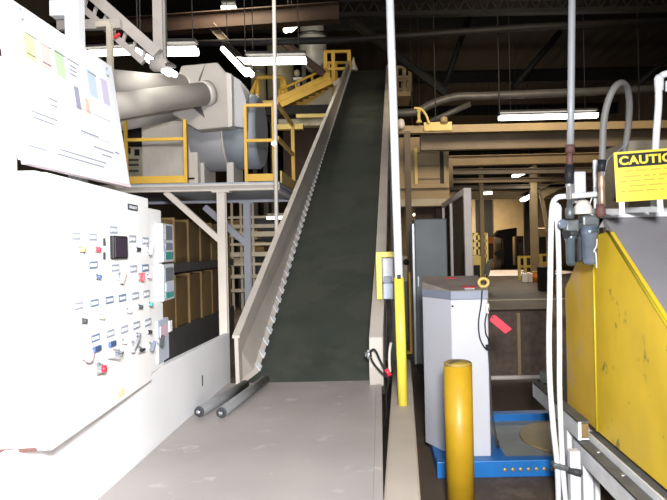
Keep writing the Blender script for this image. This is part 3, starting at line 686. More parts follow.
# ------------------------------------------------------------------ grey locker, framed screen, low rail
Yl = 7.5
t = thing('grey_locker', 'tall grey steel locker standing behind the grey control cabinet', 'locker', ((P(433, 220, Yl)).x, Yl, 0))
a, b = P(414, 219, Yl), P(447, 219, Yl)
obj('locker_body', MB().box(a.x, b.x, Yl + .02, Yl + .55, .12, a.z), 'locker_grey', t, .012)
d = obj('locker_door', MB().box(a.x + .012, b.x - .012, Yl, Yl + .02, .16, a.z - .012), 'locker_grey', t, .004)
obj('door_handle', MB().box(a.x + .03, a.x + .045, Yl - .02, Yl, 1.1, 1.22), 'dull_steel', d)
obj('locker_base', MB().box(a.x + .02, b.x - .02, Yl + .04, Yl + .5, 0, .12), 'black', t)
obj('edge_strip', MB().box(a.x - .025, a.x, Yl + .02, Yl + .5, .12, a.z - .06), 'dull_steel', t)
# framed screen running away from the camera
Xs, ya, yb, zs = 1.175, 8.0, 9.6, 2.36
t = thing('framed_screen', 'tall brown screen panel in a pale frame, behind the grey locker', 'screen', (Xs, 8.8, 0))
obj('frame_post', MB().box(Xs - .05, Xs + .05, ya - .05, ya + .05, 0, zs), 'frame_pinkish', t, .006)
obj('frame_post', MB().box(Xs - .05, Xs + .05, yb - .05, yb + .05, 0, zs), 'frame_pinkish', t, .006)
obj('frame_rail', MB().box(Xs - .05, Xs + .05, ya + .05, yb + 1.1, zs - .09, zs), 'frame_pinkish', t, .006)
obj('screen_infill', MB().box(Xs - .012, Xs + .012, ya + .05, yb - .05, .1, zs - .09), 'brown_mesh', t)
obj('screen_infill', MB().box(Xs - .012, Xs + .012, yb + .05, yb + 1.1, .1, zs - .09), 'steel_black', t)
obj('frame_post', MB().box(Xs - .05, Xs + .05, yb + 1.1, yb + 1.2, 0, zs), 'frame_pinkish', t, .006)
a, b = P(493, 382, 7.0), P(541, 380, 7.0)
t = thing('low_barrier', 'low dark brown barrier panel with a pale bottom rail, standing beyond the blue turntable', 'barrier', (a.x, 7.0, 0))
obj('rail_tube', MB().tube([V((a.x - .3, 7.0, .045)), V((b.x + .1, 7.0, .045))], .028, 10), 'cream', t)
tz = P(518, 311, 7.0).z
obj('barrier_sheet', MB().box(a.x - .28, b.x + .08, 6.99, 7.01, .073, tz), 'brown_mesh', t)
xm = P(518.5, 340, 7).x
obj('stiffener', MB().box(xm - .018, xm + .018, 6.97, 6.99, .08, tz - .02), 'girder_tan', t)
obj('top_rail', MB().box(a.x - .28, b.x + .08, 6.98, 7.02, tz, tz + .02), 'girder_brown', t)
for x in (a.x - .25, b.x + .02): obj('foot', MB().box(x - .03, x + .03, 6.9, 7.1, 0, .03), 'dull_steel', t)
obj('end_bracket', MB().box(b.x - .02, b.x + .12, 6.94, 7.06, 0, .12), 'dull_steel', t, .01)
t = thing('dark_bin', 'dark bin standing on the floor beyond the white pipe frame', 'bin', (P(549, 290, 20).x, 20, 0))
a, b = P(541, 268, 20), P(557, 330, 20)
obj('bin_body', MB().prism([V((a.x, 20, 0)), V((a.x + .45, 20, 0)), V((a.x + .47, 20, a.z)), V((a.x - .01, 20, a.z))], (0, .5, 0)), 'black', t, .02)
obj('bin_rim', MB().box(a.x - .02, a.x + .48, 19.98, 20.52, a.z, a.z + .03), 'dark_grey', t)

# ------------------------------------------------------------------ platform with ducts, on the side of the conveyor
Yq = 7.5
zt = P(200, 185, Yq).z; zb = P(200, 191.5, Yq).z
xe = -1.235; xw = P(120, 185, Yq).x
pf = thing('steel_platform', 'pale steel platform on columns, carrying the grey ducts', 'platform', ((xe + xw) / 2, 8.8, 0))
obj('front_beam', MB().ibeam((xw - 1.2, Yq, (zt + zb) / 2), (xe, Yq, (zt + zb) / 2), .10, zt - zb), 'column_white', pf)
obj('rear_beam', MB().ibeam((xw - 1.2, 9.4, (zt + zb) / 2), (xe, 9.4, (zt + zb) / 2), .10, zt - zb), 'column_blue', pf)
obj('side_beam', MB().ibeam((xe - .05, Yq + .05, (zt + zb) / 2), (xe - .05, 9.35, (zt + zb) / 2), .08, zt - zb), 'column_blue', pf)
obj('deck_plate', MB().box(xw - 1.2, xe, Yq - .04, 9.5, zt, zt + .02), 'deck_blue', pf)
obj('deck_underside', MB().box(xw - 1.1, xe - .1, Yq + .06, 9.34, zt - .04, zt), 'deck_blue', pf)
for py_, px_0, Yx, m in ((0, 223, Yq, 'column_white'), (0, 248, 9.4, 'column_blue'), (0, 95, Yq, 'column_white')):
    x = P(px_0, 260, Yx).x
    obj('column', MB().ibeam((x, Yx, 0), (x, Yx, zb), .10, .10), m, pf)
    obj('column_cap', MB().box(x - .11, x + .11, Yx - .06, Yx + .06, zb - .02, zb), m, pf)
a, b = P(166, 192, Yq), P(221, 241, Yq)
obj('brace', MB().bar(a, b, .07, .07), 'column_white', pf)
a, b = P(205, 207, 9.4), P(246, 243, 9.4)
obj('brace', MB().bar(a, b, .09, .09), 'column_blue', pf)
obj('toe_board', MB().box(xe - .01, xe + .01, Yq + .1, 9.0, zt + .02, zt + .17), 'safety_pale', pf, 0, 'pale yellow toe board along the side')

def rail(name_label, Y, x0, x1, zf, heights, toe=True, top=None, m='safety_yellow', posts=None, name='guard_rail'):
    q = thing(name, name_label, 'railing', ((x0 + x1) / 2, Y, zf), 'yellow railings')
    for x in (posts or (x0, x1)): obj('rail_post', MB().box(x - .019, x + .019, Y - .019, Y + .019, zf, zf + (top or max(heights))), m, q)
    for h in heights: obj('cross_rail', MB().box(x0, x1, Y - .022, Y + .022, zf + h - .018, zf + h + .018), m, q)
    if toe: obj('toe_board', MB().box(x0, x1, Y - .03, Y - .02, zf + .01, zf + .10), m, q)
    return q
zf = zt + .02
rail('yellow railing with toe board in front of the cream machine cabinet', Yq, P(126, 150, Yq).x, P(185.5, 150, Yq).x, zf, (.56,), top=.80)
rail('yellow railing with toe board in front of the round drum', Yq, P(246, 150, Yq).x, P(274, 150, Yq).x, zf, (.52, .96))
xr_ = xe - .03
q = thing('guard_rail', 'yellow railing running back along the open side of the platform', 'railing', (xr_, 9, zf), 'yellow railings')
for y in (8.95,): obj('rail_post', MB().box(xr_ - .025, xr_ + .025, y - .025, y + .025, zf, zf + 1.02), 'safety_yellow', q)
for h in (.56, 1.0): obj('cross_rail', MB().box(xr_ - .02, xr_ + .02, 7.55, 8.95, zf + h - .022, zf + h + .022), 'safety_yellow', q)

# cream machine cabinet on the platform
Ym = 8.8
a, b = P(141, 119, Ym), P(186, 182, Ym)
t = thing('machine_cabinet', 'cream machine cabinet on the platform behind the yellow railing', 'cabinet', ((a.x + b.x) / 2, Ym, zf))
obj('cabinet_body', MB().box(a.x, b.x, Ym, Ym + .6, zf, a.z), 'cream', t, .015)
obj('cabinet_door', MB().box(a.x + .03, b.x - .03, Ym - .012, Ym, zf + .1, a.z - .05), 'cream', t, .004)
a2, b2 = P(122, 147, Ym), P(140, 182, Ym)
t = thing('switch_cabinet', 'small pale cabinet with dark windows, next to the cream machine cabinet', 'cabinet', ((a2.x + b2.x) / 2, Ym, zf))
obj('cabinet_body', MB().box(a2.x - .2, b2.x, Ym + .1, Ym + .7, zf, a2.z + .02), 'crate_pale', t, .01)
for px, py in ((128, 150.5), (137, 152.5)):
    c = P(px, py, Ym + .09); obj('dark_window', MB().obox(c, (.035, 0, 0), (0, .012, 0), (0, 0, .045)), 'black', t)
for py in (160, 165, 171): c = P(131, py, Ym + .09); obj('vent_slot', MB().obox(c, (.11, 0, 0), (0, .012, 0), (0, 0, .016)), 'rack_dark', t)
t = thing('dark_hood', 'black square hood on the pale switch cabinet', 'hood', P(131, 140, Ym + .3))
a, b = P(122, 124, Ym), P(140.5, 138, Ym)
obj('hood_body', MB().box(a.x - .2, b.x, Ym + .2, Ym + .6, a2.z + .02, a.z), 'black', t, .01)

# duct hood, pipes and drum fan
Yd = 8.3
def dpt(px, py, dy=0): return P(px, py, Yd + dy)
dh = thing('duct_hood', 'large grey chamfered duct hood where two round ducts meet', 'duct', V((dpt(205, 130).x, Yd + .6, zf)))
fpoly = [(170, 113), (171, 95), (181, 65.5), (217, 62), (229, 76), (231, 124), (229, 127), (197, 130)]
obj('hood_body', MB().prism([dpt(x, y) for x, y in fpoly], (0, .9, 0)), 'duct_grey', dh, .02)
obj('hood_crease', MB().prism([dpt(193, 108, -.012), dpt(199, 78, -.012), dpt(205, 64, -.012), dpt(200, 80, -.012), dpt(198, 98, -.012), dpt(205, 118, -.012)], (0, .012, 0)), 'steel_mid', dh)
obj('hood_flange', MB().prism([dpt(226, 72, -.03), dpt(231.5, 74, -.03), dpt(232.5, 126, -.03), dpt(228, 127.5, -.03)], (0, 1.0, 0)), 'duct_light', dh, .006, 'pale flange')
obj('hood_outlet', MB().prism([dpt(232, 75, .1), dpt(240, 80, .1), dpt(246, 100, .1), dpt(246, 128, .1), dpt(232, 126, .1)], (0, .8, 0)), 'drum_grey', dh, .01)
a_, b_ = dpt(187.5, 124, .35), dpt(198, 184, .35)
obj('hood_leg', MB().box(a_.x, b_.x, Yd + .35, Yd + .7, zf, a_.z), 'cream', dh, .01, 'cream support panel')
obj('leg_slot', MB().obox(dpt(191, 178.5, .345), (.05, 0, 0), (0, .012, 0), (0, 0, .012)), 'black', dh)
def duct(label, pts, r, flange):
    q = thing('round_duct', label, 'duct', (pts[0] + pts[-1]) / 2, 'round grey ducts')
    obj('duct_tube', MB().tube(pts, r, 28), 'duct_grey', q)
    d_ = (pts[1] - pts[0]).normalized()
    obj('duct_collar', MB().lathe(pts[0] - d_ * .03, d_, [(0, r * 1.12), (.09, r * 1.12), (.10, r * 1.0)], 28), 'duct_light', q, 0, 'pale collar')
    return q
duct('straight grey round duct entering the hood nearest the yellow railing', [dpt(207, 93.5, .0), P(150, 101, 7.6), P(88, 110, 6.6)], .158, 1)
duct('grey round duct passing behind the straight one', [dpt(186, 86, .15), P(150, 86, 8.0), P(92, 81, 7.2)], .165, 1)
duct('grey round duct sloping down beneath the straight one', [dpt(178, 108, .25), P(140, 116, 8.0), P(95, 122, 7.2)], .15, 1)
fd = thing('drum_fan', 'big round grey fan drum lying on the platform', 'fan', V((dpt(230, 180, .8).x, Yd + .9, zf)))
cy = dpt(222, 133, .8); rr = 38 * cy.y / F
xL, xR_ = dpt(198, 133, .8).x, dpt(262, 133, .8).x
obj('drum_shell', MB().lathe((xL, cy.y, cy.z), (1, 0, 0), [(0, rr * .8), (.02, rr), (.48, rr), (.50, rr * 1.0)], 40), 'drum_grey', fd)
obj('drum_end', MB().lathe((xL + .5, cy.y, cy.z), (1, 0, 0), [(0, rr * .96), (xR_ - xL - .55, rr * .96), (xR_ - xL - .5, rr * .88)], 40), 'drum_blue', fd, 0, 'bluish end section')
obj('drum_flange', MB().lathe((xL + .48, cy.y, cy.z), (1, 0, 0), [(0, rr * 1.03), (.04, rr * 1.03)], 40), 'duct_light', fd)
obj('drum_side', MB().lathe((xL - .02, cy.y, cy.z), (1, 0, 0), [(0, rr * .78), (.03, rr * .79)], 32), 'steel_mid', fd)
for x in (xL + .12, xL + .55): obj('foot', MB().box(x - .05, x + .05, cy.y - .3, cy.y + .3, zf, cy.z - rr * .85), 'duct_light', fd)

# ------------------------------------------------------------------ rack with brown cartons under the platform
Xr = -2.6
t = thing('carton_rack', 'dark two level rack holding rows of brown cartons', 'rack', (Xr - .3, 8.8, 0))
obj('lower_shelf', MB().box(Xr - .6, Xr, 5.6, 10.6, .10, .62), 'rack_dark', t)
obj('upper_shelf', MB().box(Xr - .6, Xr + .01, 5.6, 10.6, 1.33, 1.45), 'rack_dark', t)
obj('rack_back', MB().box(Xr - .64, Xr - .6, 5.6, 10.6, .0, 2.1), 'rack_dark', t)
for y in (5.6, 10.56): obj('upright', MB().box(Xr - .6, Xr - .55, y, y + .04, 0, 2.1), 'rack_dark', t)
nb = 8
words = ['first', 'second', 'third', 'fourth', 'fifth', 'sixth', 'seventh', 'eighth']
for lev, (z0, z1, nm) in enumerate(((.62, 1.29, 'lower'), (1.45, 2.02, 'upper'))):
    for i in range(nb):
        y0 = 6.0 + i * .56
        m = 'carton_light' if (i * 5 + lev * 3) % 4 == 1 else 'carton'
        q = thing('carton', f'brown flat carton, {words[nb - 1 - i]} from the far end on the {nm} shelf of the dark rack', 'box', (Xr - .3, y0 + .26, z0), f'brown cartons on the {nm} rack shelf')
        obj('carton_body', MB().box(Xr - .55, Xr - .02 - random.random() * .02, y0, y0 + .52, z0, z1 - random.random() * .04), m, q, .006)
        obj('carton_edge', MB().box(Xr - .5, Xr - .012, y0 + .521, y0 + .545, z0, z1 + .01), 'carton_light', q)

# white shelving far behind the platform
Yw2 = 16.0
a, b = P(228, 200, Yw2), P(292, 200, Yw2)
t = thing('pallet_rack', 'pale pallet racking standing behind the platform columns', 'rack', ((a.x + b.x) / 2, Yw2, 0))
for px in (232, 241, 253, 292): x = P(px, 230, Yw2).x; obj('upright', MB().box(x - .03, x + .03, Yw2, Yw2 + .06, 0, P(px, 198, Yw2).z), 'rack_white', t)
for py, h in ((217, .10), (226, .16), (234, .22), (244, .12), (254, .2), (264, .12), (276, .16), (290, .14)):
    z = P(262, py, Yw2).z; obj('shelf_beam', MB().box(a.x, b.x, Yw2 - .03, Yw2 + .03, z - h * .3, z + h * .3), 'rack_white', t)
obj('rack_back', MB().box(a.x, b.x, Yw2 + 1.0, Yw2 + 1.04, 0, P(262, 214, Yw2).z), 'rack_dark', t)
lab = ['topmost', 'second', 'third', 'fourth']
for i, py in enumerate((226, 236, 248, 260)):
    z = P(262, py + 3, Yw2).z; x = P(238 + 7 * (i % 3), 240, Yw2).x
    q = thing('storage_crate', f'tan crate on the {lab[i]} level of the pale pallet racking', 'crate', (x, Yw2 + .5, z), 'crates on the pallet racking')
    obj('crate_body', MB().box(x - .3, x + .3, Yw2 + .1, Yw2 + .7, z, z + .22), ('carton', 'crate_pale')[i % 2], q)
    obj('crate_lid', MB().box(x - .31, x + .31, Yw2 + .09, Yw2 + .71, z + .22, z + .25), 'carton_light', q)

# ------------------------------------------------------------------ second mezzanine with stair and tanks
Yz = 14.0
zm = P(300, 105, Yz).z
t = thing('rear_mezzanine', 'dark steel mezzanine edge behind the conveyor, with dim space below', 'platform', (P(310, 110, Yz).x - .5, Yz + 1, 0))
a, b = P(276, 105, Yz), P(340, 105, Yz)
zlo = P(300, 114, Yz).z
obj('edge_beam', MB().box(a.x - .3, b.x - .15, Yz, Yz + .2, zlo, zm), 'steel_black', t)
obj('deck_plate', MB().box(a.x - 2.4, b.x - .15, Yz + .2, Yz + 1.6, zm - .05, zm), 'steel_mid', t)
obj('duct_strip', MB().box(a.x, b.x - .3, Yz + .3, Yz + .6, P(300, 123, Yz).z, P(300, 116, Yz).z), 'tank_olive', t)
for px in (330,): x = P(px, 150, Yz).x; obj('column', MB().box(x - .07, x + .07, Yz, Yz + .14, 0, zlo), 'steel_mid', t)
obj('yellow_kerb', MB().box(P(296, 112, Yz).x, P(326, 112, Yz).x, Yz + .0, Yz + .1, P(300, 117.5, Yz).z, zlo - .0), 'safety_pale', t)
obj('lower_beam', MB().box(a.x, P(303, 128, Yz).x, Yz, Yz + .15, P(290, 129, Yz).z, P(290, 124, Yz).z), 'safety_pale', t)
obj('back_screen', MB().box(a.x - .1, b.x - .15, Yz + 1.55, Yz + 1.6, P(300, 197, Yz + 1.55).z, zlo), 'girder_brown', t)
# stair
st = thing('steel_stair', 'yellow steel stair climbing beside the conveyor to the upper landing', 'stairs', (P(305, 95, Yz).x, Yz, zm))
s0, s1 = P(279, 104, Yz), P(331, 79, Yz)
for dy in (0, .8): obj('stringer', MB().bar(s0 + V((0, dy - .05, .02)), s1 + V((0, dy - .05, 0)), .05, .26), 'safety_yellow', st)
for k in range(8):
    c = s0.lerp(s1, (k + .5) / 8) + V((0, .35, .05)); obj('tread', MB().obox(c, (.09, 0, 0), (0, .36, 0), (0, 0, .015)), 'safety_pale', st)
obj('side_sheet', MB().prism([s0 + V((.5, .3, -.02)), s1 + V((0, .3, -.12)), V((s1.x, s1.y + .3, zm + .02)), V((s0.x + .5, s0.y + .3, zm + .02))], (0, .05, 0)), 'crate_pale', st)
h0, h1 = P(279, 91, Yz), P(327, 69, Yz)
for z in (0, -.28): obj('hand_rail', MB().tube([h0 + V((0, -.05, z)), h1 + V((0, -.05, z))], .03, 8), 'safety_yellow', st)
for f in (.02, .35, .68, .98): obj('rail_post', MB().tube([s0.lerp(s1, f) + V((0, -.05, 0)), h0.lerp(h1, f) + V((0, -.05, 0))], .03, 8), 'safety_yellow', st)
# arched rail
ar = thing('arched_railing', 'yellow arched railing at the foot of the upper stair', 'railing', (P(264, 100, Yz).x, Yz, zm), 'yellow railings')
obj('arch_tube', MB().tube(curve([P(249, 102, Yz), P(252, 92, Yz), P(257, 80, Yz), P(261, 77.5, Yz), P(280, 77.5, Yz), P(284, 81, Yz), P(286, 90, Yz), P(287, 100, Yz)]), .05, 10), 'safety_yellow', ar)
obj('arch_post', MB().tube([P(257.5, 102, Yz), P(257.5, 79, Yz)], .06, 10), 'safety_yellow', ar)
obj('arch_post', MB().tube([P(282.5, 99, Yz), P(282.5, 79, Yz)], .06, 10), 'safety_yellow', ar)
obj('arch_foot', MB().box(P(247, 102, Yz).x, P(288, 102, Yz).x, Yz - .05, Yz + .05, zm, P(265, 101, Yz).z), 'safety_pale', ar)
# landing cage at the conveyor head
def cage(label, Y, px0, px1, py_top, py_bot, midpx, m):
    q = thing('landing_cage', label, 'railing', V((P((px0 + px1) / 2, py_bot, Y).x, Y, P((px0 + px1) / 2, py_bot, Y).z)), 'yellow railings')
    a, b = P(px0, py_bot, Y), P(px1, py_top, Y); zb_, zt_ = P((px0 + px1) / 2, py_bot, Y).z, P((px0 + px1) / 2, py_top, Y).z
    for x in (a.x, P(midpx, py_top, Y).x, b.x):
        for dy in (0, 1.0):
            obj('cage_post', MB().box(x - .05, x + .05, Y + dy - .05, Y + dy + .05, zb_, zt_), m, q)
    for f in (.5, 1):
        for dy in (0, 1.0): obj('cage_rail', MB().box(a.x, b.x, Y + dy - .04, Y + dy + .04, zb_ + (zt_ - zb_) * f - .07, zb_ + (zt_ - zb_) * f), m, q)
    obj('cage_floor', MB().box(a.x, b.x, Y - .1, Y + 1.1, zb_ - .14, zb_), m, q)
    return q
cage('yellow landing cage at the top of the stair, beside the conveyor head', 16.6, 326, 349, 50.5, 85, 333, 'safety_yellow')
cage('dim yellow landing cage on the far side of the conveyor head', 17.2, 397, 410, 66, 92, 404, 'girder_tan')
t = thing('chute_box', 'pale chute box under the stair landing', 'chute', P(332, 98, 15.6))
obj('chute_body', MB().prism([P(322, 93, 15.6), P(339, 84, 15.6), P(339, 100, 15.6), P(322, 106, 15.6)], (0, .6, 0)), 'tank_olive', t, .02)
obj('chute_top', MB().prism([P(324, 87, 15.6), P(340, 78, 15.6), P(339, 84, 15.6), P(322, 92, 15.6)], (0, .6, 0)), 'cream', t, .01)
obj('chute_leg', MB().box(P(330, 100, 15.6).x - .06, P(330, 100, 15.6).x + .06, 15.8, 15.95, 0, P(335, 104, 15.6).z), 'steel_mid', t)
# tanks
def tank(label, px, wpx, py0, py1, Y, m, cone=True):
    a, b = P(px, py0, Y), P(px, py1, Y); r = wpx / 2 * Y / F; h = a.z - b.z
    q = thing('storage_tank', label, 'tank', (b.x, Y, 0), 'storage tanks on the mezzanine')
    prof_ = [(0, r * .3), (h * .25, r), (h * .97, r), (h, r * .9)] if cone else [(0, r), (h, r)]
    obj('tank_shell', MB().lathe(b, (0, 0, 1), prof_, 28), m, q)
    obj('tank_band', MB().lathe(b + V((0, 0, h * .7)), (0, 0, 1), [(0, r * 1.03), (.1, r * 1.03)], 28), 'dull_steel', q)
    obj('tank_lid', MB().lathe(b + V((0, 0, h)), (0, 0, 1), [(0, r * .92), (.08, r * .5), (.1, r * .1)], 28), m, q)
    for sx_ in (-1, 1): obj('leg', MB().box(b.x + sx_ * r * .7 - .06, b.x + sx_ * r * .7 + .06, Y - .06, Y + .06, 0, b.z + h * .3), 'steel_mid', q)
tank('silvery round tank above the yellow stair', 313.5, 27, 24, 72, 18.2, 'tank_silver')
tank('olive grey round tank behind the strip lights', 281, 26, 45, 100, 18.2, 'tank_olive', False)
tank('small dull tank behind the arched railing', 259, 15, 62, 103, 18.2, 'tank_olive', False)
t = thing('valve_actuator', 'small pale valve post on the stair landing', 'valve', V((P(298, 90, 14.9).x, 14.9, zm)))
q_ = P(298, 79, 14.9); obj('valve_stem', MB().lathe((q_.x, q_.y, zm), (0, 0, 1), [(0, .05), (q_.z - zm, .05)], 12), 'cream', t)
obj('valve_arms', MB().obox(P(298, 79, 14.9), (.11, 0, 0), (0, .03, 0), (0, 0, .035)), 'cream', t)
obj('valve_head', MB().lathe(P(297, 77, 14.9), (0, 0, 1), [(0, .04), (.05, .08), (.14, .08), (.18, .02)], 12), 'tank_olive', t)

# ------------------------------------------------------------------ roof steel
def beam(label, p0, p1, w, h, m, name='roof_beam', lattice=False, cat='beam'):
    o = obj(name, MB().ibeam(p0, p1, w, h), m); return tag(o, label, cat)
z13 = 6.5
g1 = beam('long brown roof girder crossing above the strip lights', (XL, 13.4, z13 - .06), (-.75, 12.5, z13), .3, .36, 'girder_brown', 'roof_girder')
tr = thing('roof_truss', 'dark latticed roof truss running on from the brown girder', 'truss', (5.6, 12.5, 6.2))
zA, zB = P(360, 16, 12.5).z, P(360, 3, 12.5).z
obj('bottom_chord', MB().box(-.75, XR, 12.42, 12.58, zA - .03, zA + .06), 'steel_black', tr)
obj('top_chord', MB().box(-.75, XR, 12.42, 12.58, zB, zB + .12), 'steel_black', tr)
n = 46
for k in range(n):
    x0 = -.7 + k * .27; x1 = x0 + .135
    mb = MB().bar((x0, 12.5, zA + .05), (x1, 12.5, zB + .02), .03, .03); obj('lattice_web', mb, 'steel_black', tr)
    mb = MB().bar((x1, 12.47, zB + .02), (x0 + .27, 12.47, zA + .05), .03, .03); obj('lattice_web', mb, 'steel_black', tr)
def pipe(label, pts, r, m, name='roof_pipe', cat='pipe'):
    o = obj(name, MB().tube(pts, r, 10), m); return tag(o, label, cat)
pipe('dark roof pipe running just under the brown girder', [V((XL, 12.0, P(100, 47, 12).z)), P(340, 40, 12), P(530, 27, 12), P(700, 18, 12)], .07, 'steel_black')
pipe('pale vent pipe that bends up over the tan beams', curve([P(385, 113, 13), P(415, 112, 13), P(432, 104, 13), P(455, 97, 13), P(480, 96, 13)]) + [P(580, 92, 13), P(720, 86, 13)], .09, 'steel_mid')
pipe('thin pipe sloping up beneath the pale vent pipe', [P(430, 122, 12.9), P(470, 104, 12.9)], .06, 'steel_mid')
beam('dark diagonal brace crossing behind the striped pole', P(350, 20, 15.5), P(446, 93, 15.5), .16, .2, 'steel_black', 'roof_brace')
beam('dark diagonal brace above the two strip lights', P(283, 42, 12.6), P(324, 74, 12.6), .12, .14, 'girder_brown', 'roof_brace')
beam('pale end of a sloping brace under the brown girder', P(212, 26, 12.8), P(228, 44, 12.8), .14, .16, 'girder_dull', 'roof_brace')
for i, (px0, py0, px1, py1, lb) in enumerate(((513, 88, 560, 32, 'thin dark roof strut above the long strip light'), (636, 86, 690, 40, 'thin dark roof strut above the white vent pipe'), (470, 14, 443, 90, 'reddish roof strut above the pale vent pipe'))):
    pipe(lb, [P(px0, py0, 18), P(px1, py1, 18)], .09, 'steel_black', 'roof_strut', 'strut')
for i, y in enumerate((18, 24, 30, 36, 42)):
    wd = ('nearest the conveyor head', 'second behind the conveyor head', 'third behind the conveyor head', 'fourth behind the conveyor head', 'closest to the back wall')[i]
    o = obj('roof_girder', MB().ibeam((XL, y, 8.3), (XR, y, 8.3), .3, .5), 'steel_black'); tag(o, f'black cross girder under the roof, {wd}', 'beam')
# hanging post and ladder tray above the ducts
t = thing('hanging_post', 'grey steel hanger post coming down from the roof beside the ducts', 'post', (P(160, 66, 7).x, 7, P(160, 66, 7).z))
a = P(160, 65, 7)
obj('post_bar', MB().ibeam((a.x, 7, a.z), (a.x, 7, ZC), .11, .11), 'strut_grey', t)
obj('post_foot', MB().box(a.x - .1, a.x + .1, 6.93, 7.07, a.z - .06, a.z + .05), 'strut_grey', t, .01)
t = thing('ladder_tray', 'grey ladder tray slanting down towards the hanger post', 'tray', P(120, 30, 6.6))
u0, u1 = P(84, -12, 6.6), P(158, 54, 6.6); off = P(78, 6, 6.6) - P(84, -12, 6.6)
obj('tray_rail', MB().bar(u0, u1, .09, .12), 'strut_grey', t)
obj('tray_rail', MB().bar(u0 + off * .9, u1 + off * .9 + (u0 - u1) * .12, .05, .07), 'strut_grey', t)
for k in range(7):
    c = u0.lerp(u1, (k + .5) / 7.6); obj('rung', MB().bar(c, c + off * .9, .03, .03), 'strut_grey', t)
obj('red_light', MB().obox(P(117, 36, 6.55), (.03, 0, .02), (0, .02, 0), (0, 0, .012)), 'red', t, 0, 'small red marker')
o = obj('hanger_bar', MB().bar(P(58, 26, 6.5), P(121, 24, 6.5), .06, .10), 'strut_grey'); tag(o, 'short horizontal grey bar behind the white support post', 'bar')
t = thing('thin_upright', 'thin pale upright beside the top corner of the display board', 'post', P(110, 90, 5.5))
a, b = P(109.5, 24, 5.5), P(112, 130, 5.5)
obj('upright_bar', MB().bar((a.x, 5.5, .943 * 0), (a.x, 5.5, a.z), .045, .045), 'rack_white', t)
obj('top_arm', MB().bar(a, P(96, 25, 5.5), .04, .05), 'rack_white', t)
# thin conduit hanging down in front of the platform
a, b = P(274, -5, 6.7), P(276.5, 222, 6.7)
pipe('thin white vertical conduit hanging in front of the yellow railing', [V((a.x, 6.7, ZC)), a, b, V((b.x, 6.7, .0))], .022, 'column_white', 'conduit')
tag(obj('indicator_lamp', MB().lathe(P(273.7, 143.5, 6.66), (0, -1, 0), [(-.02, .022), (.0, .026), (.02, .02), (.025, .005)], 14), 'tube_dim'), 'tiny bright indicator lamp on the white conduit', 'lamp')

# ------------------------------------------------------------------ tan steel beyond the pole
def pbox(px0, px1, py0, py1, Y, dep):
    a, b = P(px0, (py0 + py1) / 2, Y), P(px1, (py0 + py1) / 2, Y); pm = (px0 + px1) / 2
    return MB().box(a.x, b.x, Y, Y + dep, P(pm, py1, Y).z, P(pm, py0, Y).z)
t = thing('pipe_bridge', 'yellowish tan pipe bridge crossing below the vent pipe', 'beam', (P(500, 127, 12).x, 12, P(500, 131, 12).z))
obj('bridge_beam', pbox(396, 720, 122.5, 130, 12, .2), 'girder_tan', t)
obj('yellow_section', pbox(424, 452, 122, 130.5, 11.96, .04), 'safety_pale', t)
obj('yellow_valve', MB().lathe(P(419, 123, 11.9), (0, 0, 1), [(0, .06), (.05, .05), (.06, .03), (.22, .03), (.24, .05), (.27, .02)], 12), 'safety_pale', t)
obj('valve_hose', MB().tube(curve([P(414, 108, 11.9), P(421, 109, 11.9), P(426, 115, 11.9), P(429, 123, 11.9)]), .025, 8), 'safety_pale', t)
obj('valve_cap', MB().lathe(P(444, 123, 11.95), (0, 0, 1), [(0, .08), (.1, .07), (.12, .05)], 12), 'girder_tan', t)
obj('end_fitting', MB().lathe(P(401, 125, 11.9), (0, 0, 1), [(-.08, .06), (.0, .08), (.10, .06), (.12, .03)], 12), 'cream', t)
t = thing('wide_beam', 'wide brown flat beam right under the tan pipe bridge', 'beam', (P(570, 147, 12.4).x, 12.47, P(570, 147, 12.4).z))
obj('beam_plate', pbox(420, 720, 131.5, 147.5, 12.4, .14), 'girder_dull', t, .02)
for px in (436, 500, 640): x = P(px, 140, 12.47).x; obj('beam_hanger', MB().box(x - .01, x + .01, 12.46, 12.48, P(px, 132, 12.47).z, ZC), 'steel_black', t)
t = thing('clad_wall', 'tan clad partition high between the striped pole and the framed screen', 'partition', (P(430, 170, 13.2).x, 13.2, 0))
obj('cladding', pbox(398, 449, 137, 207, 13.2, .12), 'tan_panel', t)
for py in (152, 165, 178): obj('cladding_seam', pbox(417, 441, py, py + 1.2, 13.17, .03), 'girder_dull', t)
obj('window_strip', pbox(440, 443.5, 148, 184, 13.17, .03), 'black', t)
obj('yellow_trim', pbox(414.5, 417.5, 148, 184, 13.15, .05), 'safety_pale', t)
obj('yellow_trim', pbox(444, 446.5, 148, 184, 13.15, .05), 'girder_tan', t)
obj('sill', pbox(398, 449, 184, 188, 13.1, .12), 'girder_tan', t)
obj('lower_sill', pbox(398, 446, 199, 206, 13.1, .12), 'crate_pale', t)
obj('support_leg', pbox(437, 442, 207, 330, 13.2, .1), 'steel_black', t)
obj('lower_sheet', pbox(416, 447, 207, 290, 13.4, .08), 'girder_brown', t)
t = thing('tan_column', 'slim tan column just beside the striped pole', 'column', (P(408, 250, 10.5).x, 10.5, 0))
a, b = P(405.5, 200, 10.5), P(411.5, 200, 10.5)
obj('column_shaft', MB().box(a.x, b.x, 10.5, 10.6, 0, P(408, 131, 10.5).z), 'girder_dull', t)
obj('column_base', MB().box(a.x - .06, b.x + .06, 10.45, 10.65, 0, .03), 'steel_mid', t)
t = thing('yellow_guard_post', 'short dark yellow guard post in the gap beside the grey locker', 'post', (P(411, 290, 9.0).x, 9.0, 0))
a, b = P(408.5, 272, 9.0), P(413.5, 272, 9.0)
obj('post_body', MB().box(a.x, b.x, 9.0, 9.08, 0, a.z), 'safety_yellow', t, .01)
obj('post_plate', MB().box(a.x - .05, b.x + .05, 8.95, 9.13, 0, .02), 'safety_yellow', t)
t = thing('motor_unit', 'small tan motor unit low beside the slim tan column', 'motor', (P(403, 275, 10).x, 10.0, 0))
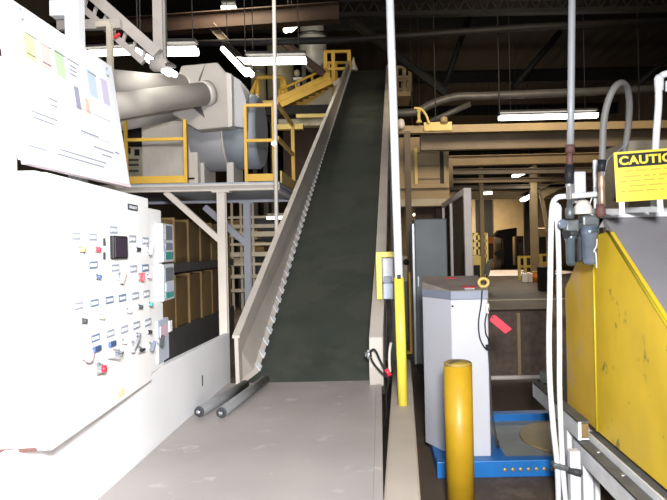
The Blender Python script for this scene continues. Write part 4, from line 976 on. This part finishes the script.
c = P(402.5, 268, 10.0)
obj('motor_body', MB().box(c.x - .1, c.x + .09, 10.0, 10.35, P(402, 282, 10).z, P(402, 256, 10).z), 'crate_pale', t, .02)
obj('motor_knob', MB().lathe(P(406, 262, 9.98), (0, -1, 0), [(0, .05), (.03, .05), (.05, .02)], 12), 'black', t)
obj('motor_stand', MB().box(c.x - .08, c.x + .07, 10.05, 10.3, 0, P(402, 282, 10).z), 'steel_mid', t)
beam('tan cross beam with a short stub, below the wide brown duct', P(447, 161.5, 14.5), P(720, 155, 14.5), .25, .24, 'girder_tan', 'cross_beam')
tag(obj('beam_stub', pbox(446, 453, 158, 187, 14.3, .15), 'tan_panel'), 'short tan stub hanging from the end of the cross beam', 'bracket')
beam('second dull joist behind the tan cross beam', P(450, 172, 18), P(700, 169, 18), .2, .16, 'girder_dull', 'floor_joist')
beam('third dull joist behind the tan cross beam', P(450, 181, 22), P(700, 177, 22), .2, .16, 'girder_dull', 'floor_joist')
beam('fourth dull joist behind the tan cross beam', P(450, 188, 26), P(700, 183, 26), .2, .16, 'girder_dull', 'floor_joist')
beam('orange tan beam above the far doorway', P(455, 196.5, 29.8), P(680, 193, 29.8), .3, .34, 'girder_tan', 'cross_beam')
def column(px, Y, w, ztop_py, m, label):
    a = P(px, 230, Y); q = thing('steel_column', label, 'column', (a.x, Y, 0), 'tan columns in the far hall')
    obj('column_shaft', MB().ibeam((a.x, Y, 0), (a.x, Y, P(px, ztop_py, Y).z), w, w), m, q)
    obj('column_base', MB().box(a.x - w, a.x + w, Y - w, Y + w, 0, .04), m, q)
    return q
q = column(534, 26, .28, 165, 'tan_panel', 'thick tan column with a slanting brace, left of the white pipe frame')
q['label'] = 'thick tan column with a slanting brace, beside the white pipe frame'
obj('brace', MB().bar(P(536, 168, 26.3), P(548, 232, 26.3), .16, .16), 'girder_tan', q)
column(482, 26, .18, 168, 'tan_panel', 'slim tan column just beyond the framed screen')
column(527, 34, .3, 196, 'steel_black', 'dark column standing between the tan panel and the thick tan column')
# sloped beam
beam('sloping tan brace beneath the joists, beside the white pipe frame', P(541, 194, 26), P(574, 176, 26), .25, .4, 'girder_tan', 'sloping_brace')
# far end of the hall
struct('door_1', MB().box(P(494, 230, 45.9).x, P(525, 230, 45.9).x, 45.85, 45.98, 0, P(510, 199, 45.9).z), 'tan_panel')
struct('door_2', MB().box(P(476, 230, 45.9).x, P(493, 230, 45.9).x, 45.85, 45.98, 0, P(485, 199, 45.9).z), 'steel_black')
Yk = 40.0
t = thing('black_machine', 'black machine with a broad overhanging head, at the far end of the hall', 'machine', (P(508, 250, Yk).x, Yk, 0))
a = P(494, 233, Yk)
obj('machine_column', pbox(503.5, 513, 236, 268, Yk, .8), 'black', t, .05)
obj('machine_head', MB().prism([P(495, 236, Yk - .2), P(500, 230, Yk - .2), P(517, 227.5, Yk - .2), P(517, 236, Yk - .2), P(505, 238.5, Yk - .2)], (0, 1.2, 0)), 'black', t, .05)
obj('machine_arm', MB().prism([P(493, 254, Yk), P(499, 250, Yk), P(505, 250, Yk), P(505, 258, Yk)], (0, .6, 0)), 'dark_grey', t)
obj('machine_base', MB().box(P(500, 250, Yk).x, P(516, 250, Yk).x, Yk - .2, Yk + 1, 0, .2), 'black', t)
Yk2 = 36.0
def simple(name, label, cat, px0, px1, py0, Y, dep, m, extra=None, bevel=.02):
    a, b = P(px0, py0, Y), P(px1, py0, Y); z = P((px0 + px1) / 2, py0, Y).z
    q = thing(name, label, cat, ((a.x + b.x) / 2, Y, 0)); w_ = b.x - a.x
    obj('body', MB().box(a.x, b.x, Y, Y + dep, .06, z), m, q, bevel)
    obj('plinth', MB().box(a.x + w_ * .08, b.x - w_ * .08, Y + .04, Y + dep - .04, 0, .06), 'steel_mid', q)
    if extra: obj('front_panel', MB().box(a.x + w_ * .15, b.x - w_ * .15, Y - .02, Y, z * .25, z * .8), extra, q)
    return q
simple('orange_cabinet', 'orange brown cabinet beside the black machine', 'cabinet', 487, 494, 237, 38.5, .8, 'orange_paint', 'girder_brown')
simple('tan_cabinet', 'tan cabinet between the black machine and the dark locker', 'cabinet', 513.5, 518, 234, 42, .7, 'tan_panel', 'girder_tan')
simple('dark_locker', 'dark brown narrow locker near the far tan panel', 'locker', 517, 523.5, 236, 41, .7, 'girder_brown', 'steel_mid')
simple('pale_cabinet', 'pale round shouldered cabinet in front of the black machine', 'cabinet', 495, 503, 237, 41.2, .6, 'crate_pale', 'tan_panel')
simple('machine_console', 'low tan console under the thick tan column', 'console', 537, 547, 228, 33, .8, 'girder_tan', 'steel_black')
simple('yellow_crate', 'yellow crate on the floor beside the framed screen', 'crate', 472, 481, 256, 17, .6, 'safety_pale', 'black')
# yellow caged stand
Ye = 30.0
t = thing('yellow_stand', 'yellow barred stand between the framed screen and the orange cabinet', 'stand', (P(480, 250, Ye).x, Ye, 0))
for px in (473, 479.5, 487): x = P(px, 250, Ye).x; obj('stand_post', MB().box(x - .06, x + .06, Ye, Ye + .12, 0, P(px, 233, Ye).z), 'safety_pale', t)
for py in (234, 241, 248, 256): z = P(480, py, Ye).z; obj('stand_bar', MB().box(P(473, 250, Ye).x, P(487, 250, Ye).x, Ye, Ye + .06, z - .06, z + .06), 'safety_pale', t)
t = thing('metal_chute', 'tilted pale metal sheet leaning on the yellow crate', 'sheet', (P(489, 270, 21).x, 21, 0))
obj('chute_sheet', MB().prism([P(484, 274.5, 21), P(489, 275.5, 21), P(493, 259, 21), P(488, 261, 21)], (0, .12, 0)), 'locker_grey', t)
obj('chute_prop', MB().bar((P(486, 270, 21).x, 21.3, 0), (P(489, 262, 21).x, 21.1, P(489, 263, 21).z), .05, .05), 'dull_steel', t)
def yrail(label, Y, pxs, pyt):
    q = thing('barrier_rail', label, 'railing', (P(sum(pxs) / len(pxs), 260, Y).x, Y, 0), 'far yellow barriers')
    for px in pxs: x = P(px, 260, Y).x; obj('barrier_post', MB().box(x - .06, x + .06, Y - .05, Y + .05, 0, P(px, pyt, Y).z), 'safety_pale', q)
    x0, x1 = P(pxs[0], 260, Y).x, P(pxs[-1], 260, Y).x
    for f in (1, .6): z = P(pxs[0], pyt, Y).z * f; obj('barrier_bar', MB().box(x0 - .06, x1 + .06, Y - .04, Y + .04, z - .10, z), 'safety_yellow', q)
yrail('yellow barrier with pale posts, in front of the thick tan column', 27, (519, 525, 532), 256)
yrail('yellow barrier behind the orange drum', 28.5, (535, 541, 548), 254)
for px, lb, m in ((525, 'white block on the floor at the foot of the yellow barrier', 'rail_white'), (531, 'pinkish white block next to the orange drum', 'frame_pinkish')):
    a = P(px, 275, 25); tag(obj('floor_block', MB().box(a.x - .11, a.x + .11, 25, 25.2, 0, .38), m, None, .02), lb, 'block')
t = thing('orange_drum', 'small orange drum at the end of the yellow barrier', 'drum', (P(537, 275, 25).x, 25, 0))
obj('drum_body', MB().lathe((P(537, 275, 25).x, 25, 0), (0, 0, 1), [(0, .19), (.18, .2), (.2, .21), (.22, .2), (.42, .19)], 18), 'orange_paint', t)
obj('drum_lid', MB().lathe((P(537, 275, 25).x, 25, .42), (0, 0, 1), [(0, .2), (.03, .2), (.04, .15)], 18), 'safety_pale', t)

a = P(495, 300, 17.2)
struct('trim_1', MB().box(a.x - 1, a.x + 4, 17.1, 17.4, .0, .004), 'crate_pale')
# ------------------------------------------------------------------ strip lights
def strip(label, p0, p1, wide, m, power, col=(1, .95, .84), chain=True):
    p0, p1 = V(p0), V(p1); mid = (p0 + p1) / 2; d_ = (p1 - p0).normalized(); L = (p1 - p0).length
    q = thing('strip_light', label, 'ceiling light', mid, 'fluorescent strip lights')
    obj('light_housing', MB().bar(p0 + V((0, 0, wide * .75)), p1 + V((0, 0, wide * .75)), wide * .9, wide * .3), 'steel_mid', q, .01)
    sx_ = d_.cross(V((0, 0, 1))).normalized()
    for s_ in (-1, 1): obj('tube', MB().tube([p0 + sx_ * s_ * wide * .26, p1 + sx_ * s_ * wide * .26], wide * .30, 10), m, q)
    if chain:
        for f in (.12, .88):
            c = p0.lerp(p1, f) + V((0, 0, wide * .9)); obj('hanger', MB().tube([c, V((c.x, c.y, ZC))], .008, 6), 'steel_mid', q)
    if power:
        l = bpy.data.lights.new('strip_lamp', 'AREA'); l.shape = 'RECTANGLE'; l.size = L; l.size_y = wide; l.energy = power; l.color = col
        lo = bpy.data.objects.new('strip_lamp', l); COL.objects.link(lo); lo.location = mid - V((0, 0, wide * .5))
        lo.rotation_euler = (0, 0, math.atan2(d_.y, d_.x))
    return q
strip('strip light pair hanging level in front of the tanks', P(246, 61.5, 11.5), P(306, 60.5, 11.5), .19, 'tube_white', 22)
x = P(224, 49, 11.2); y_ = P(249, 75, 11.2 - 1.0)
strip('strip light slanting away above the yellow arched railing', P(225, 49, 11.6), P(249, 74, 9.6), .16, 'tube_white', 20)
strip('strip light directly above the chamfered duct hood', P(163, 51.5, 9.6), P(197, 51, 9.6), .20, 'tube_white', 5)
strip('long strip light behind the white support post', P(76, 54.5, 8.2), P(146, 50.5, 8.2), .12, 'tube_white', 0)
strip('strip light slanting down towards the duct hood', P(137, 51, 8.2), P(172, 74, 6.9), .12, 'tube_white', 0)
strip('long strip light beneath the dark roof, behind the air drop pipe', P(499, 118, 15.2), P(597, 115.5, 15.2), .20, 'tube_white', 90)
strip('short bright strip light between the joists', P(515, 176, 22), P(531, 169.5, 25.5), .22, 'tube_white', 60)
strip('small strip light nearest the framed screen', P(482, 193.5, 28), P(492, 193, 28), .2, 'tube_far', 80)
strip('small strip light above the far tan panel', P(523, 200, 27), P(530, 196, 29), .25, 'tube_far', 80)
strip('small strip light low behind the platform column', P(267, 218, 14.5), P(286, 217.5, 14.5), .12, 'tube_far', 15, chain=False)
strip('strip light at the very top, above the brown girder', P(222, 8.5, 14.5), P(236, 8.5, 14.5), .18, 'tube_far', 0)
strip('dim strip light partly hidden behind the grey locker', P(413, 215, 17), P(423, 213, 17), .11, 'tube_dim', 0)
strip('pale strip light between the tanks and the dark brace', P(288, 30, 13.2), P(292.5, 26, 13.4), .22, 'tube_dim', 0)

# ------------------------------------------------------------------ flash, daylight and added fill lights
def area(name, loc, target, sx_, sy_, power, col, spread=180):
    l = bpy.data.lights.new(name, 'AREA'); l.shape = 'RECTANGLE'; l.size = sx_; l.size_y = sy_; l.energy = power; l.color = col; l.spread = math.radians(spread)
    o = bpy.data.objects.new(name, l); COL.objects.link(o); o.location = loc
    o.rotation_euler = (V(target) - V(loc)).to_track_quat('-Z', 'Y').to_euler(); return o
# the camera's flash, set just above and behind the lens
area('camera_flash', (.12, -.3, 2.05), (-1.3, 2.4, 1.6), .4, .3, 320, (.98, .98, 1))
area('rear_fill', (.4, -4.6, 2.4), (0, 6, 2.0), 4.5, 3.0, 40, (.95, .98, 1))  # unseen fill added in the opening behind the camera
# overhead spot for the daylight on the far floor, then added fill lights
sp_ = bpy.data.lights.new('far_daylight', 'SPOT'); sp_.energy = 26000; sp_.color = (1, .95, .88); sp_.spot_size = math.radians(48); sp_.spot_blend = .35; sp_.shadow_soft_size = .15
so = bpy.data.objects.new('far_daylight', sp_); COL.objects.link(so); so.location = (P(505, 272, 34).x, 34, 8.9)
area('hall_fill', (4.5, 20.5, 4.2), (4.5, 23, 0), 3, 1.5, 50, (1, .82, .58), 110)  # unseen fill added over the hall floor
area('hall_fill', (6.5, 41, 4.7), (7.5, 46, 1.2), 5, 1.2, 300, (1, .84, .58), 100)  # fill added to brighten the back wall, facing away from the camera
area('mezzanine_fill', (-1.7, 5.0, 4.9), (-2.7, 8.2, 2.4), 1.6, .4, 66, (1, .93, .85))  # out-of-view fill added for the ducts, drum and platform front
area('underside_fill', (-1.75, 6.2, .3), (-2.3, 8.9, 2.4), .5, .3, 18, (1, .93, .84))  # fill hidden behind the side guard, added to lift the platform underside
area('rack_fill', (-3.0, 12.0, 2.7), (-3.2, 16, 1.4), 1, .4, 40, (1, .9, .74))  # added to brighten the pallet racking, no fixture hangs there
area('tan_fill', (2.4, 8.5, 5.2), (3.4, 13.0, 3.6), 2.5, 1, 105, (1, .84, .60), 120)  # warm fill added above the frame for the tan beams
area('stair_fill', (-3.0, 12.0, 6.9), (-2.7, 15, 5.6), 1.5, .6, 70, (1, .88, .66))  # extra light added for the upper stair and tanks

w = bpy.data.worlds.new('world'); SC.world = w; w.use_nodes = True
w.node_tree.nodes['Background'].inputs[0].default_value = (.75, .85, 1, 1); w.node_tree.nodes['Background'].inputs[1].default_value = .2

SC.view_settings.view_transform = 'Standard'; SC.view_settings.look = 'None'; SC.view_settings.gamma = 1; SC.view_settings.use_curve_mapping = False
SC.view_settings.exposure = .28
try:
    SC.cycles.use_denoising = True; SC.cycles.denoiser = 'OPENIMAGEDENOISE'; SC.cycles.sample_clamp_indirect = 6; SC.cycles.max_bounces = 6
except Exception: pass
